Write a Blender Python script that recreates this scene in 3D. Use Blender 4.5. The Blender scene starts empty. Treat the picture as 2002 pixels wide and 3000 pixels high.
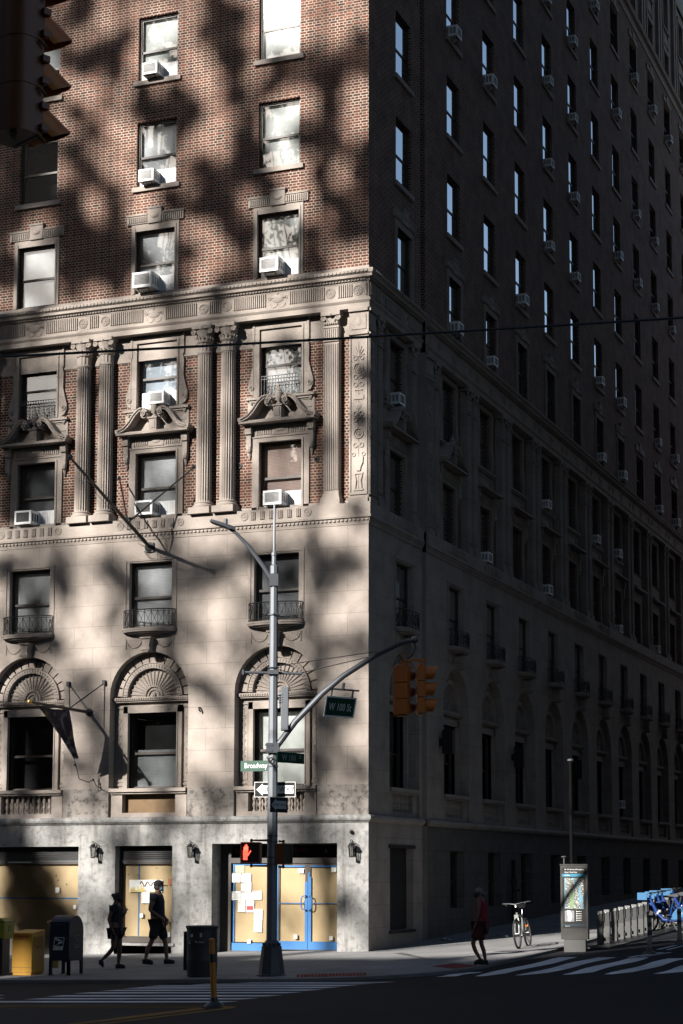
import bpy, bmesh, math, random
from mathutils import Vector, Matrix
PI=math.pi
R_=math.radians
scn=bpy.context.scene
# ------------------------------------------------------------------ camera
cd=bpy.data.cameras.new('camera'); cam=bpy.data.objects.new('camera',cd)
scn.collection.objects.link(cam); scn.camera=cam
cam.location=(15.9264,-41.5177,1.8371)
YAW,PIT,ROL=R_(21.2865),R_(6.7472),R_(0.0527)
Fv=Vector((-math.sin(YAW)*math.cos(PIT),math.cos(YAW)*math.cos(PIT),math.sin(PIT)))
Rv=Vector((math.cos(YAW),math.sin(YAW),0)); Uv=Rv.cross(Fv)
R2=Rv*math.cos(ROL)+Uv*math.sin(ROL); U2=-Rv*math.sin(ROL)+Uv*math.cos(ROL)
cam.rotation_euler=Matrix((R2,U2,-Fv)).transposed().to_euler()
cd.sensor_fit='HORIZONTAL'; cd.sensor_width=24.0; cd.lens=24*5358.9/2002
cd.shift_x=-(1052.31-1001)/2002; cd.shift_y=(1928.87-1500)/2002
cd.clip_start=0.1; cd.clip_end=2000
# ------------------------------------------------------------------ light
SEL,SAZ=R_(26.5),R_(23.85)          # elevation; azimuth from -Y towards -X
SUN=Vector((-math.cos(SEL)*math.sin(SAZ),-math.cos(SEL)*math.cos(SAZ),math.sin(SEL)))
sl=bpy.data.lights.new('sun','SUN'); so=bpy.data.objects.new('sun',sl); scn.collection.objects.link(so)
sl.energy=5.0; sl.angle=R_(0.8); sl.color=(1.0,0.955,0.895)
so.rotation_euler=SUN.to_track_quat('Z','Y').to_euler()
w=bpy.data.worlds.new('World'); scn.world=w; w.use_nodes=True
nt=w.node_tree; bg=nt.nodes['Background']
sky=nt.nodes.new('ShaderNodeTexSky'); sky.sky_type='NISHITA'; sky.sun_disc=False
sky.sun_elevation=SEL; sky.sun_rotation=math.atan2(SUN.x,SUN.y)
nt.links.new(sky.outputs[0],bg.inputs[0]); bg.inputs[1].default_value=0.05
vs=scn.view_settings; vs.view_transform='Standard'; vs.look='None'; vs.gamma=1; vs.exposure=1.4
scn.render.engine='CYCLES'
scn.cycles.max_bounces=5; scn.cycles.diffuse_bounces=1; scn.cycles.glossy_bounces=3; scn.cycles.transparent_max_bounces=8
COL=scn.collection
# ------------------------------------------------------------------ materials
MATS={}
def newmat(name):
    m=bpy.data.materials.new(name); m.use_nodes=True; MATS[name]=m
    return m,m.node_tree,m.node_tree.nodes['Principled BSDF']
def N(nt,t,**k):
    n=nt.nodes.new(t)
    for a,b in k.items():
        if hasattr(n,a): setattr(n,a,b)
        else: n.inputs[a.replace('_',' ')].default_value=b
    return n
def ramp(nt,fac,stops):
    r=nt.nodes.new('ShaderNodeValToRGB'); nt.links.new(fac,r.inputs[0])
    e=r.color_ramp.elements
    while len(e)<len(stops): e.new(0.5)
    for i,(p,c) in enumerate(stops):
        e[i].position=p; e[i].color=(c[0],c[1],c[2],1)
    return r.outputs[0]
def mixc(nt,f,a,b,mode='MIX'):
    m=nt.nodes.new('ShaderNodeMix'); m.data_type='RGBA'; m.blend_type=mode
    if isinstance(f,(int,float)): m.inputs[0].default_value=f
    else: nt.links.new(f,m.inputs[0])
    for s,i in ((a,6),(b,7)):
        if isinstance(s,tuple): m.inputs[i].default_value=(s[0],s[1],s[2],1)
        else: nt.links.new(s,m.inputs[i])
    return m.outputs[2]
def coords(nt,scale=(1,1,1)):
    tc=nt.nodes.new('ShaderNodeTexCoord'); mp=nt.nodes.new('ShaderNodeMapping')
    nt.links.new(tc.outputs['Object'],mp.inputs[0]); mp.inputs['Scale'].default_value=scale
    return mp.outputs[0]
def facade_vec(nt):            # (x, z) of the facade's own frame
    tc=nt.nodes.new('ShaderNodeTexCoord'); s=nt.nodes.new('ShaderNodeSeparateXYZ'); c=nt.nodes.new('ShaderNodeCombineXYZ')
    nt.links.new(tc.outputs['Object'],s.inputs[0])
    a=nt.nodes.new('ShaderNodeMath'); a.operation='ADD'
    nt.links.new(s.outputs[0],a.inputs[0]); nt.links.new(s.outputs[1],a.inputs[1])
    nt.links.new(a.outputs[0],c.inputs[0]); nt.links.new(s.outputs[2],c.inputs[1])
    return c.outputs[0]
def noise(nt,vec,scale,detail=4,rough=.6):
    n=nt.nodes.new('ShaderNodeTexNoise'); n.inputs['Scale'].default_value=scale
    n.inputs['Detail'].default_value=detail; n.inputs['Roughness'].default_value=rough
    nt.links.new(vec,n.inputs['Vector']); return n.outputs['Fac']
def bump(nt,bs,h,strength=.4,dist=.02):
    b=nt.nodes.new('ShaderNodeBump'); b.inputs['Strength'].default_value=strength; b.inputs['Distance'].default_value=dist
    nt.links.new(h,b.inputs['Height']); nt.links.new(b.outputs[0],bs.inputs['Normal'])
def plain(name,col,rough=.6,metal=0,var=.25,scale=6,emit=None):
    m,nt,bs=newmat(name)
    v=coords(nt)
    f=noise(nt,v,scale)
    c=mixc(nt,f,tuple(x*(1-var) for x in col),tuple(min(1,x*(1+var)) for x in col))
    nt.links.new(c,bs.inputs['Base Color']); bs.inputs['Roughness'].default_value=rough; bs.inputs['Metallic'].default_value=metal
    if emit:
        bs.inputs['Emission Color'].default_value=(*col,1); bs.inputs['Emission Strength'].default_value=emit
    return m
def brickmat(name,c1,c2,mortar,msize=.010):
    m,nt,bs=newmat(name); v=facade_vec(nt)
    b=nt.nodes.new('ShaderNodeTexBrick'); nt.links.new(v,b.inputs['Vector'])
    b.offset=.5; b.offset_frequency=2; b.squash=.5; b.squash_frequency=2
    b.inputs['Scale'].default_value=1; b.inputs['Brick Width'].default_value=.215; b.inputs['Row Height'].default_value=.0735
    b.inputs['Mortar Size'].default_value=msize; b.inputs['Mortar Smooth'].default_value=.15; b.inputs['Bias'].default_value=-.1
    b.inputs['Color1'].default_value=(0,0,0,1); b.inputs['Color2'].default_value=(1,1,1,1); b.inputs['Mortar'].default_value=(.5,.5,.5,1)
    bc=ramp(nt,b.outputs['Color'],[(0,c2),(.45,tuple(x*.75 for x in c1)),(.75,c1),(1,tuple(x*1.35 for x in c1))])
    n=ramp(nt,noise(nt,v,.35,5),[(.35,(.1,)*3),(.65,(.85,)*3)]); bc=mixc(nt,n,bc,tuple(x*.45 for x in c1),'MIX'); n5=ramp(nt,noise(nt,v,1.1,3),[(.45,(0,0,0)),(.62,(.28,.28,.28))]); bc=mixc(nt,n5,bc,(c1[0]*1.5,c1[1]*1.9,c1[2]*2),'MIX')
    n2=ramp(nt,noise(nt,v,1.6,5),[(.35,(0,0,0)),(.6,(1,1,1))]); mc=mixc(nt,n2,tuple(x*.55 for x in mortar),mortar)
    c=mixc(nt,b.outputs['Fac'],bc,mc); nt.links.new(c,bs.inputs['Base Color']); bs.inputs['Roughness'].default_value=.9
    inv=nt.nodes.new('ShaderNodeMath'); inv.operation='SUBTRACT'; inv.inputs[0].default_value=1; nt.links.new(b.outputs['Fac'],inv.inputs[1])
    bump(nt,bs,inv.outputs[0],.35,.006)
    return m
def stonemat(name,col,bw=1.1,bh=.55,joint=.006,dirt=.35,dscale=1.3,carve=0,rough=.85,spots=0):
    m,nt,bs=newmat(name); v=facade_vec(nt); v3=coords(nt)
    n=noise(nt,v,dscale,6,.65)
    c=ramp(nt,n,[(.25,tuple(x*(1-dirt) for x in col)),(.55,col),(.8,tuple(min(1,x*1.12) for x in col))])
    if spots:
        n3=noise(nt,v,5.5,6,.7); s=ramp(nt,n3,[(.50,(1,1,1)),(.62,(1-spots,)*3)]); c=mixc(nt,1.0,c,s,'MULTIPLY')
    nf=noise(nt,v3,28,4,.7)
    h=nf
    if joint:
        b=nt.nodes.new('ShaderNodeTexBrick'); nt.links.new(v,b.inputs['Vector']); b.offset=.5
        b.inputs['Scale'].default_value=1; b.inputs['Brick Width'].default_value=bw; b.inputs['Row Height'].default_value=bh; b.inputs['Mortar Size'].default_value=joint
        b.inputs['Color1'].default_value=(.94,.94,.94,1); b.inputs['Color2'].default_value=(1,1,1,1); b.inputs['Mortar'].default_value=(.62,.6,.58,1)
        c=mixc(nt,1.0,c,b.outputs['Color'],'MULTIPLY')
    g=ramp(nt,nf,[(.3,(.82,)*3),(.7,(1,)*3)]); c=mixc(nt,1.0,c,g,'MULTIPLY')
    if carve:
        vo=nt.nodes.new('ShaderNodeTexVoronoi'); vo.feature='SMOOTH_F1'; vo.inputs['Scale'].default_value=carve; nt.links.new(v3,vo.inputs['Vector']); h=vo.outputs['Distance']
        bump(nt,bs,h,.9,.05)
    else: bump(nt,bs,h,.35,.012)
    nt.links.new(c,bs.inputs['Base Color']); bs.inputs['Roughness'].default_value=rough
    return m
BR=brickmat('brick',(.135,.036,.021),(.018,.011,.010),(.38,.315,.25))
BRD=BR
ST=stonemat('limestone',(.35,.30,.262))
STP=stonemat('limestone_plain',(.35,.30,.262),joint=0,dirt=.28)
STC=stonemat('limestone_carved',(.30,.26,.228),joint=0,carve=11,dirt=.3)
STW=stonemat('weathered_limestone',(.30,.268,.24),bw=.9,bh=.62,joint=.006,dirt=.55,dscale=2.2,spots=.6)
CEM=stonemat('cement_render',(.31,.305,.295),joint=0,dirt=.5,dscale=1.6,spots=.35)
_m=CEM; _nt=_m.node_tree; _bs=_nt.nodes['Principled BSDF']; _tc=_nt.nodes.new('ShaderNodeTexCoord'); _sp=_nt.nodes.new('ShaderNodeSeparateXYZ'); _nt.links.new(_tc.outputs['Object'],_sp.inputs[0])
_mp=coords(_nt,(3.5,3.5,.35)); _n=noise(_nt,_mp,1.2,5,.7); _r=ramp(_nt,_n,[(.5,(1,1,1)),(.66,(.55,.52,.48))]); _old=_bs.inputs['Base Color'].links[0].from_socket; _nt.links.new(mixc(_nt,.8,_old,_r,'MULTIPLY'),_bs.inputs['Base Color'])
GRB=stonemat('granite_blocks',(.13,.12,.11),bw=1.0,bh=.62,joint=.012,dirt=.35,dscale=2.5)
STS=ST; STSC=STC; STSL=STP
FR=plain('dark_window_frame',(.045,.034,.026),.5)
BLK=plain('black_metal',(.012,.012,.013),.45)
DRK=plain('dark_interior',(.006,.006,.007),.9)  # near-black sheets stand in for unlit rooms behind the glass
WHT=plain('white_enamel',(.84,.84,.83),.45,var=.08)
LOUV=plain('grey_louver',(.05,.05,.05),.5)
KR=None
def blindmat(name,col,sc=170,lo=.78):
    m,nt,bs=newmat(name); v=coords(nt)
    wv=nt.nodes.new('ShaderNodeTexWave'); wv.bands_direction='Z'; wv.inputs['Scale'].default_value=sc/20; wv.inputs['Distortion'].default_value=0
    nt.links.new(v,wv.inputs['Vector'])
    c=mixc(nt,wv.outputs['Fac'],tuple(x*lo for x in col),col)
    n=noise(nt,v,1.7,3); g=ramp(nt,n,[(.3,(.72,)*3),(.65,(1,)*3)]); c=mixc(nt,1.0,c,g,'MULTIPLY')
    nt.links.new(c,bs.inputs['Base Color']); bs.inputs['Roughness'].default_value=.7
    return m
BL1=blindmat('white_blind',(.78,.79,.80)); BL2=blindmat('sky_reflection_blind',(.50,.56,.63),30,.95); BL3=blindmat('grey_blind',(.30,.31,.32)); BL4=blindmat('cream_shade',(.72,.73,.70),8,.95)  # blue tone of BL2 paints a sky reflection into the blind
BLR=blindmat('brick_reflection_blind',(.60,.44,.38),170,.6)  # red tone paints the reflected brick into the blind
def grillemat(name,col,dark,sc):
    m,nt,bs=newmat(name); v=coords(nt)
    wv=nt.nodes.new('ShaderNodeTexWave'); wv.bands_direction='Z'; wv.inputs['Scale'].default_value=sc; nt.links.new(v,wv.inputs['Vector'])
    c=mixc(nt,wv.outputs['Fac'],dark,col); nt.links.new(c,bs.inputs['Base Color']); bs.inputs['Roughness'].default_value=.5
    return m
GRL=grillemat('air_conditioner_grille',(.42,.41,.40),(.10,.10,.10),9)
GRD=grillemat('dark_grille',(.06,.06,.065),(.015,.015,.015),9)
def glassmat(name,k,tint=(1,1,1)):
    m=bpy.data.materials.new(name); m.use_nodes=True; nt=m.node_tree; nt.nodes.clear()
    o=nt.nodes.new('ShaderNodeOutputMaterial'); mx=nt.nodes.new('ShaderNodeMixShader')
    g=nt.nodes.new('ShaderNodeBsdfGlossy'); g.inputs['Roughness'].default_value=.015
    t=nt.nodes.new('ShaderNodeBsdfTransparent'); t.inputs[0].default_value=(*tint,1)
    f=nt.nodes.new('ShaderNodeFresnel'); f.inputs[0].default_value=1.5
    mu=nt.nodes.new('ShaderNodeMath'); mu.operation='MULTIPLY'; mu.use_clamp=True; mu.inputs[1].default_value=k
    nt.links.new(f.outputs[0],mu.inputs[0]); nt.links.new(mu.outputs[0],mx.inputs[0])
    nt.links.new(t.outputs[0],mx.inputs[1]); nt.links.new(g.outputs[0],mx.inputs[2]); nt.links.new(mx.outputs[0],o.inputs[0])
    # slightly wavy old panes
    tc=nt.nodes.new('ShaderNodeTexCoord'); no=nt.nodes.new('ShaderNodeTexNoise'); no.inputs['Scale'].default_value=1.6
    nt.links.new(tc.outputs['Object'],no.inputs['Vector']); b=nt.nodes.new('ShaderNodeBump'); b.inputs['Strength'].default_value=.02; b.inputs['Distance'].default_value=.02
    nt.links.new(no.outputs['Fac'],b.inputs['Height']); nt.links.new(b.outputs[0],g.inputs['Normal'])
    return m
GL=glassmat('window_glass',4.6,(.93,.95,.96)); GLS=GL; GLD=glassmat('large_window_glass',2.0,(.8,.82,.82)); GLX=glassmat('low_reflection_glass',.15,(.7,.72,.72)); GLP=glassmat('shop_glass',1.2,(.95,.95,.93))  # GLX drops the sky reflection so those panes stay dark
def flat(name,col,rough=.6): return plain(name,col,rough,var=.06,scale=3)
KRF=plain('kraft_paper',(.40,.31,.19),.8,var=.18,scale=2.2)
BTP=plain('blue_tape',(.02,.13,.34),.6,var=.15,scale=5)
PAP=flat('white_paper',(.68,.68,.64)); INK=flat('dark_ink',(.05,.05,.05)); REDI=flat('red_ink',(.35,.03,.03)); GRYP=flat('grey_print',(.42,.42,.41))
POLE=plain('galvanised_steel',(.115,.125,.14),.5,.2,var=.12); POLED=plain('shaded_galvanised_steel',(.05,.055,.065),.5,.2,var=.15)  # second steel is a darker copy with shade in its colour
SGG=flat('sign_green',(.003,.045,.025),.4); SGW=flat('sign_white',(.75,.75,.73),.4); SGB=flat('sign_black',(.01,.01,.01),.4)
ORN=plain('signal_yellow',(.40,.115,.014),.5,var=.2,scale=9); ORD=plain('signal_yellow_shaded',(.15,.048,.014),.45,var=.15)  # ORD darkens the signal colour to stand in for shade
YEL=plain('newspaper_box_yellow',(.50,.25,.015),.5,var=.14); YGR=plain('olive_yellow_plastic',(.22,.21,.015),.5)
NVY=plain('mailbox_blue',(.003,.008,.024),.5); DGR=plain('dark_grey_plastic',(.02,.02,.022),.6)
LED,_nt,_b=newmat('red_led'); _b.inputs['Base Color'].default_value=(.3,.01,.01,1); _b.inputs['Emission Color'].default_value=(1,.07,.04,1); _b.inputs['Emission Strength'].default_value=2.6
SKIN=plain('skin',(.16,.085,.06),.6,var=.1); SKD=plain('tanned_skin',(.10,.05,.035),.6,var=.1)
CLB=plain('black_cloth',(.015,.016,.02),.9); CLN=plain('navy_cloth',(.012,.015,.028),.9); CLR=plain('red_cloth',(.16,.006,.012),.9,var=.3)
HRB=plain('dark_hair',(.012,.009,.008),.7); HRG=plain('grey_hair',(.10,.10,.105),.8,var=.4,scale=30); MSK=plain('blue_mask',(.16,.34,.46),.8)
CBL=plain('bike_blue',(.003,.025,.13),.35); CBC=plain('bike_cyan',(.008,.09,.20),.4); RUB=plain('rubber',(.015,.015,.015),.8); CHR=plain('bright_metal',(.22,.22,.22),.3,.8); WBK=plain('white_bike_paint',(.17,.18,.17),.4)
DOCK=plain('brushed_grey_steel',(.06,.06,.058),.45,.2,var=.15); STB=plain('bronze_grey_panel',(.036,.035,.032),.45,.3)
FLG,nt_,bs_=newmat('flag_cloth'); _v=coords(nt_); _n=noise(nt_,_v,2.4,3)
nt_.links.new(ramp(nt_,_n,[(.38,(.16,.15,.17)),(.47,(.03,.02,.035)),(.58,(.02,.015,.03)),(.66,(.12,.10,.02)),(.72,(.14,.13,.15))]),bs_.inputs['Base Color']); bs_.inputs['Roughness'].default_value=.9
def groundmat(name,col,var,slab=0,crack=0,rough=.9):
    m,nt,bs=newmat(name); v=coords(nt)
    n=noise(nt,v,.5,6,.65); n2=noise(nt,v,40,3,.7)
    c=ramp(nt,n,[(.3,tuple(x*(1-var) for x in col)),(.7,tuple(x*(1+var) for x in col))])
    g=ramp(nt,n2,[(.3,(.75,)*3),(.7,(1.15,)*3)]); c=mixc(nt,1.0,c,g,'MULTIPLY')
    if slab:
        b=nt.nodes.new('ShaderNodeTexBrick'); nt.links.new(v,b.inputs['Vector']); b.offset=0
        b.inputs['Scale'].default_value=1; b.inputs['Brick Width'].default_value=slab; b.inputs['Row Height'].default_value=slab; b.inputs['Mortar Size'].default_value=.012
        b.inputs['Color1'].default_value=(.9,.9,.9,1); b.inputs['Color2'].default_value=(1,1,1,1); b.inputs['Mortar'].default_value=(.5,.5,.5,1)
        c=mixc(nt,1.0,c,b.outputs['Color'],'MULTIPLY')
    nt.links.new(c,bs.inputs['Base Color']); bs.inputs['Roughness'].default_value=rough; bs.inputs['Specular IOR Level'].default_value=.12; bump(nt,bs,n2,.4,.006)
    return m
ASP=groundmat('asphalt',(.014,.015,.018),.25); SWK=groundmat('sidewalk_concrete',(.23,.227,.225),.2,1.5); CRB=groundmat('curb_granite',(.15,.15,.15),.2)
PNT=groundmat('road_paint_white',(.55,.57,.60),.3); PNY=groundmat('road_paint_yellow',(.22,.12,.03),.3); TAC=plain('tactile_red',(.16,.012,.02),.8)
LEAF=plain('leaves',(.06,.09,.03),.7,var=.4); BARK=plain('bark',(.08,.06,.045),.9)
# ------------------------------------------------------------------ geometry helpers
class MB:
    def __init__(s): s.v=[]; s.f=[]; s.m=[]; s.cur=0
    def add(s,vs,fs,M=None):
        o=len(s.v)
        for p in vs:
            p=Vector(p)
            s.v.append(tuple(M@p) if M is not None else tuple(p))
        for f in fs: s.f.append(tuple(o+i for i in f)); s.m.append(s.cur)
        return s
    def box(s,x0,x1,y0,y1,z0,z1,M=None):
        return s.add([(x0,y0,z0),(x1,y0,z0),(x1,y1,z0),(x0,y1,z0),(x0,y0,z1),(x1,y0,z1),(x1,y1,z1),(x0,y1,z1)],
              [(0,3,2,1),(4,5,6,7),(0,1,5,4),(1,2,6,5),(2,3,7,6),(3,0,4,7)],M)
    def quad(s,a,b,c,d): return s.add([a,b,c,d],[(0,1,2,3)])
    def prism(s,pts,y0,y1,M=None):        # outline in (x,z), extruded in y
        n=len(pts)
        vs=[(p[0],y0,p[1]) for p in pts]+[(p[0],y1,p[1]) for p in pts]
        fs=[tuple(range(n)),tuple(range(2*n-1,n-1,-1))]+[(i,(i+1)%n,n+(i+1)%n,n+i) for i in range(n)]
        return s.add(vs,fs,M)
    def tube(s,pts,r,n=8,cap=True,M=None):
        pts=[Vector(p) for p in pts]; rs=r if isinstance(r,(list,tuple)) else [r]*len(pts)
        vs=[];fs=[]; up=None
        for i,p in enumerate(pts):
            if i==0: t=pts[1]-p
            elif i==len(pts)-1: t=p-pts[i-1]
            else: t=(pts[i+1]-p).normalized()+(p-pts[i-1]).normalized()
            t.normalize()
            if up is None: up=Vector((0,0,1)) if abs(t.z)<.9 else Vector((1,0,0))
            a=t.cross(up)
            if a.length<1e-4: a=t.orthogonal()
            a.normalize(); b=a.cross(t).normalized(); up=b
            for k in range(n):
                an=2*PI*k/n; vs.append(p+(a*math.cos(an)+b*math.sin(an))*rs[i])
        for i in range(len(pts)-1):
            for k in range(n): fs.append((i*n+k,i*n+(k+1)%n,(i+1)*n+(k+1)%n,(i+1)*n+k))
        if cap: fs.append(tuple(range(n-1,-1,-1))); fs.append(tuple(range((len(pts)-1)*n,len(pts)*n)))
        return s.add(vs,fs,M)
    def lathe(s,prof,n=16,M=None,flute=0,nf=0,c=(0,0)):   # prof (r,z) about z
        vs=[];fs=[]
        for (r,z,*q) in prof:
            fl=q[0] if q else 0
            for k in range(n):
                a=2*PI*k/n; rr=r*(1-fl*(.5-.5*math.cos(a*nf))) if nf else r
                vs.append((c[0]+rr*math.cos(a),c[1]+rr*math.sin(a),z))
        m=len(prof)
        for i in range(m-1):
            for k in range(n): fs.append((i*n+k,i*n+(k+1)%n,(i+1)*n+(k+1)%n,(i+1)*n+k))
        fs.append(tuple(range(n-1,-1,-1))); fs.append(tuple(range((m-1)*n,m*n)))
        return s.add(vs,fs,M)
    def ball(s,c,r,n=10,sc=(1,1,1)):
        vs=[];fs=[];h=n//2+1
        for i in range(1,h):
            ph=PI*i/h
            for k in range(n): vs.append((c[0]+r*sc[0]*math.sin(ph)*math.cos(2*PI*k/n),c[1]+r*sc[1]*math.sin(ph)*math.sin(2*PI*k/n),c[2]+r*sc[2]*math.cos(ph)))
        t=len(vs); vs+=[(c[0],c[1],c[2]+r*sc[2]),(c[0],c[1],c[2]-r*sc[2])]
        for i in range(h-2):
            for k in range(n): fs.append((i*n+k,(i+1)*n+k,(i+1)*n+(k+1)%n,i*n+(k+1)%n))
        for k in range(n): fs.append((t,k,(k+1)%n)); fs.append((t+1,(h-2)*n+(k+1)%n,(h-2)*n+k))
        return s.add(vs,fs)
    def torus(s,c,R,r,axis='Y',n=28,m=6,a0=0,a1=2*PI):
        full=abs(a1-a0-2*PI)<1e-6; vs=[];fs=[];cnt=n if full else n+1
        for i in range(cnt):
            a=a0+(a1-a0)*i/n
            for k in range(m):
                b=2*PI*k/m; rr=R+r*math.cos(b); u,v,wv=rr*math.cos(a),rr*math.sin(a),r*math.sin(b)
                vs.append({'Y':(c[0]+u,c[1]+wv,c[2]+v),'Z':(c[0]+u,c[1]+v,c[2]+wv),'X':(c[0]+wv,c[1]+u,c[2]+v)}[axis])
        for i in range(n):
            j=(i+1)%cnt
            for k in range(m): fs.append((i*m+k,i*m+(k+1)%m,j*m+(k+1)%m,j*m+k))
        return s.add(vs,fs)
    def mesh(s,name,mats,smooth=True,recalc=True):
        me=bpy.data.meshes.new(name); me.from_pydata(s.v,[],s.f)
        for m in (mats if isinstance(mats,(list,tuple)) else [mats]): me.materials.append(m)
        for i,p in enumerate(me.polygons): p.material_index=s.m[i]
        bm=bmesh.new(); bm.from_mesh(me)
        if recalc: bmesh.ops.recalc_face_normals(bm,faces=bm.faces)
        if smooth:
            for f in bm.faces: f.smooth=True
            for e in bm.edges:
                if len(e.link_faces)==2:
                    if e.calc_face_angle(0)>R_(32): e.smooth=False
        bm.to_mesh(me); bm.free(); return me
def link(name,me,parent=None,loc=(0,0,0),rz=0,rot=None):
    o=bpy.data.objects.new(name,me); COL.objects.link(o); o.location=loc
    o.rotation_euler=rot if rot else (0,0,rz)
    if parent: o.parent=parent
    return o
def obj(name,mb,mats,parent=None,loc=(0,0,0),rz=0,rot=None,smooth=True): return link(name,mb.mesh(name,mats,smooth),parent,loc,rz,rot)
def tag(o,label=None,cat=None,group=None,kind=None):
    if label:o['label']=label
    if cat:o['category']=cat
    if group:o['group']=group
    if kind:o['kind']=kind
    return o
def thing(name,label,cat,loc=(0,0,0),rz=0,group=None):
    o=bpy.data.objects.new(name,None); COL.objects.link(o); o.location=loc; o.rotation_euler=(0,0,rz); o.empty_display_size=.2
    return tag(o,label,cat,group)
def text(s,size,mat,parent,loc,rot=(PI/2,0,0),name='lettering',align='CENTER',ext=.002,sx=1):
    c=bpy.data.curves.new(name,'FONT'); c.body=s; c.size=size; c.extrude=ext; c.align_x=align; c.align_y='CENTER'; c.resolution_u=2
    o=bpy.data.objects.new(name,c); COL.objects.link(o)
    bpy.context.view_layer.update()
    me=bpy.data.meshes.new_from_object(o.evaluated_get(bpy.context.evaluated_depsgraph_get()))
    bpy.data.objects.remove(o); me.materials.clear(); me.materials.append(mat)
    q=link(name,me,parent,loc,rot=rot); q.scale=(sx,1,1); return q
def gz(x,y): 
    yy=max(y,-30)
    return .025*max(-60,min(60,x))+(.025*yy if yy<0 else .033*min(yy,120))
MBK=plain('matte_black',(.006,.006,.006),1.0)
MBK.node_tree.nodes['Principled BSDF'].inputs['Specular IOR Level'].default_value=0
random.seed(1)
# ================================================================== THE CORNER BUILDING
B=thing('apartment_building','tall prewar corner building of dark red brick over carved pale limestone floors','building')
LX0,RY1,ZT=-16.0,52.0,46.0
LC=[-9.63,-6.03,-2.48]
RC=[2.60,6.86,10.35,13.75,17.2,20.65,24.1,27.52,30.95,34.4,37.85,41.3,44.75]
SL0,SL1=3.95,4.32
LEFT=0.0; RIGHT=PI/2
def wallmesh(u0,u1,z0,z1,holes,y=0.0,depth=.30,mb=None):
    mb=mb or MB()
    zs=sorted({z0,z1}|{max(z0,min(z1,h[2])) for h in holes}|{max(z0,min(z1,h[3])) for h in holes})
    for a,b in zip(zs,zs[1:]):
        if b-a<1e-6: continue
        hs=sorted([h for h in holes if h[2]<=a+1e-6 and h[3]>=b-1e-6])
        x=u0
        for h in hs:
            if h[0]>x+1e-6: mb.quad((x,y,a),(h[0],y,a),(h[0],y,b),(x,y,b))
            x=max(x,h[1])
        if x<u1-1e-6: mb.quad((x,y,a),(u1,y,a),(u1,y,b),(x,y,b))
    for h in holes:
        a,b,c,d=h[:4]; dd=h[4] if len(h)>4 else depth
        mb.quad((a,y,c),(a,y,d),(a,y+dd,d),(a,y+dd,c)); mb.quad((b,y,c),(b,y+dd,c),(b,y+dd,d),(b,y,d))
        mb.quad((a,y,d),(b,y,d),(b,y+dd,d),(a,y+dd,d)); mb.quad((a,y,c),(a,y+dd,c),(b,y+dd,c),(b,y,c))
    return mb
def wall(name,mb,mat,rz): return link(name,mb.mesh(name,mat,False,False),B,rz=rz)
W=1.18; HZ0={6+k:19.98+2.95*k for k in range(6)}; WH=1.80
hl=[(c-W/2,c+W/2,z,z+WH) for c in LC for z in HZ0.values()]+[(c-W/2,c+W/2,17.06,18.76) for c in LC]
wall('wall',wallmesh(LX0,0,17.02,ZT,hl),BR,LEFT)
hr=lambda cs:[(c-W/2,c+W/2,z,z+WH) for c in cs for z in HZ0.values()]+[(c-W/2,c+W/2,17.06,18.76) for c in cs]
wall('wall',wallmesh(0,SL0,17.02,37.3,hr(RC[:1])),BRD,RIGHT)
wall('wall',wallmesh(SL1,RY1,17.02,37.3,hr(RC[1:])),BRD,RIGHT)
# upper stone storeys on the side street
hu=lambda cs:[(c-.5,c+.5,z,z+1.75) for c in cs for z in (39.0-1.75+.1,40.35)]
hu=lambda cs:[(c-.5,c+.5,37.98,39.1) for c in cs]+[(c-.5,c+.5,40.25,42.0) for c in cs]
wall('upper_wall',wallmesh(0,SL0,37.3,ZT,hu(RC[:1])),STSL,RIGHT); wall('upper_wall',wallmesh(SL1,RY1,37.3,ZT,hu(RC[1:])),STSL,RIGHT)
# lower stone walls with arched bays
AR,AZ=1.13,6.40
def arch_holes(cs): return [(c-AR,c+AR,3.27,AZ+AR,.0) for c in cs]
def f2_holes(cs): return [(c-.615,c+.615,8.15,9.86,.25) for c in cs]
def spandrels(mb,cs,n=20):
    for c in cs:
        P=[(c-AR*math.cos(PI*i/n),AZ+AR*math.sin(PI*i/n)) for i in range(n+1)]
        for p,q in zip(P,P[1:]):
            mb.quad((p[0],0,p[1]),(q[0],0,q[1]),(q[0],0,AZ+AR),(p[0],0,AZ+AR))
            mb.quad((p[0],0,p[1]),(p[0],.3,p[1]),(q[0],.3,q[1]),(q[0],0,q[1]))
        for s in (-1,1): mb.quad((c+s*AR,0,3.27),(c+s*AR,.3,3.27),(c+s*AR,.3,AZ),(c+s*AR,0,AZ))
def stonewall(u0,u1,cs,mat,rz):
    m=wallmesh(u0,u1,4.02,10.47,[(h[0],h[1],4.02,h[3],0) for h in arch_holes(cs)]+f2_holes(cs)); spandrels(m,cs)
    m.v=[(x,y,z) for x,y,z in m.v]; wall('stone_wall',m,mat,rz)
    m=wallmesh(u0,u1,3.26,4.02,[(h[0],h[1],3.26,4.02,0) for h in arch_holes(cs)]); wall('weathered_stone_course',m,STW if rz==LEFT else STS,rz)
stonewall(LX0,0,LC,ST,LEFT); stonewall(0,SL0,RC[:1],STS,RIGHT); stonewall(SL1,RY1,RC[1:],STS,RIGHT)
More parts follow.
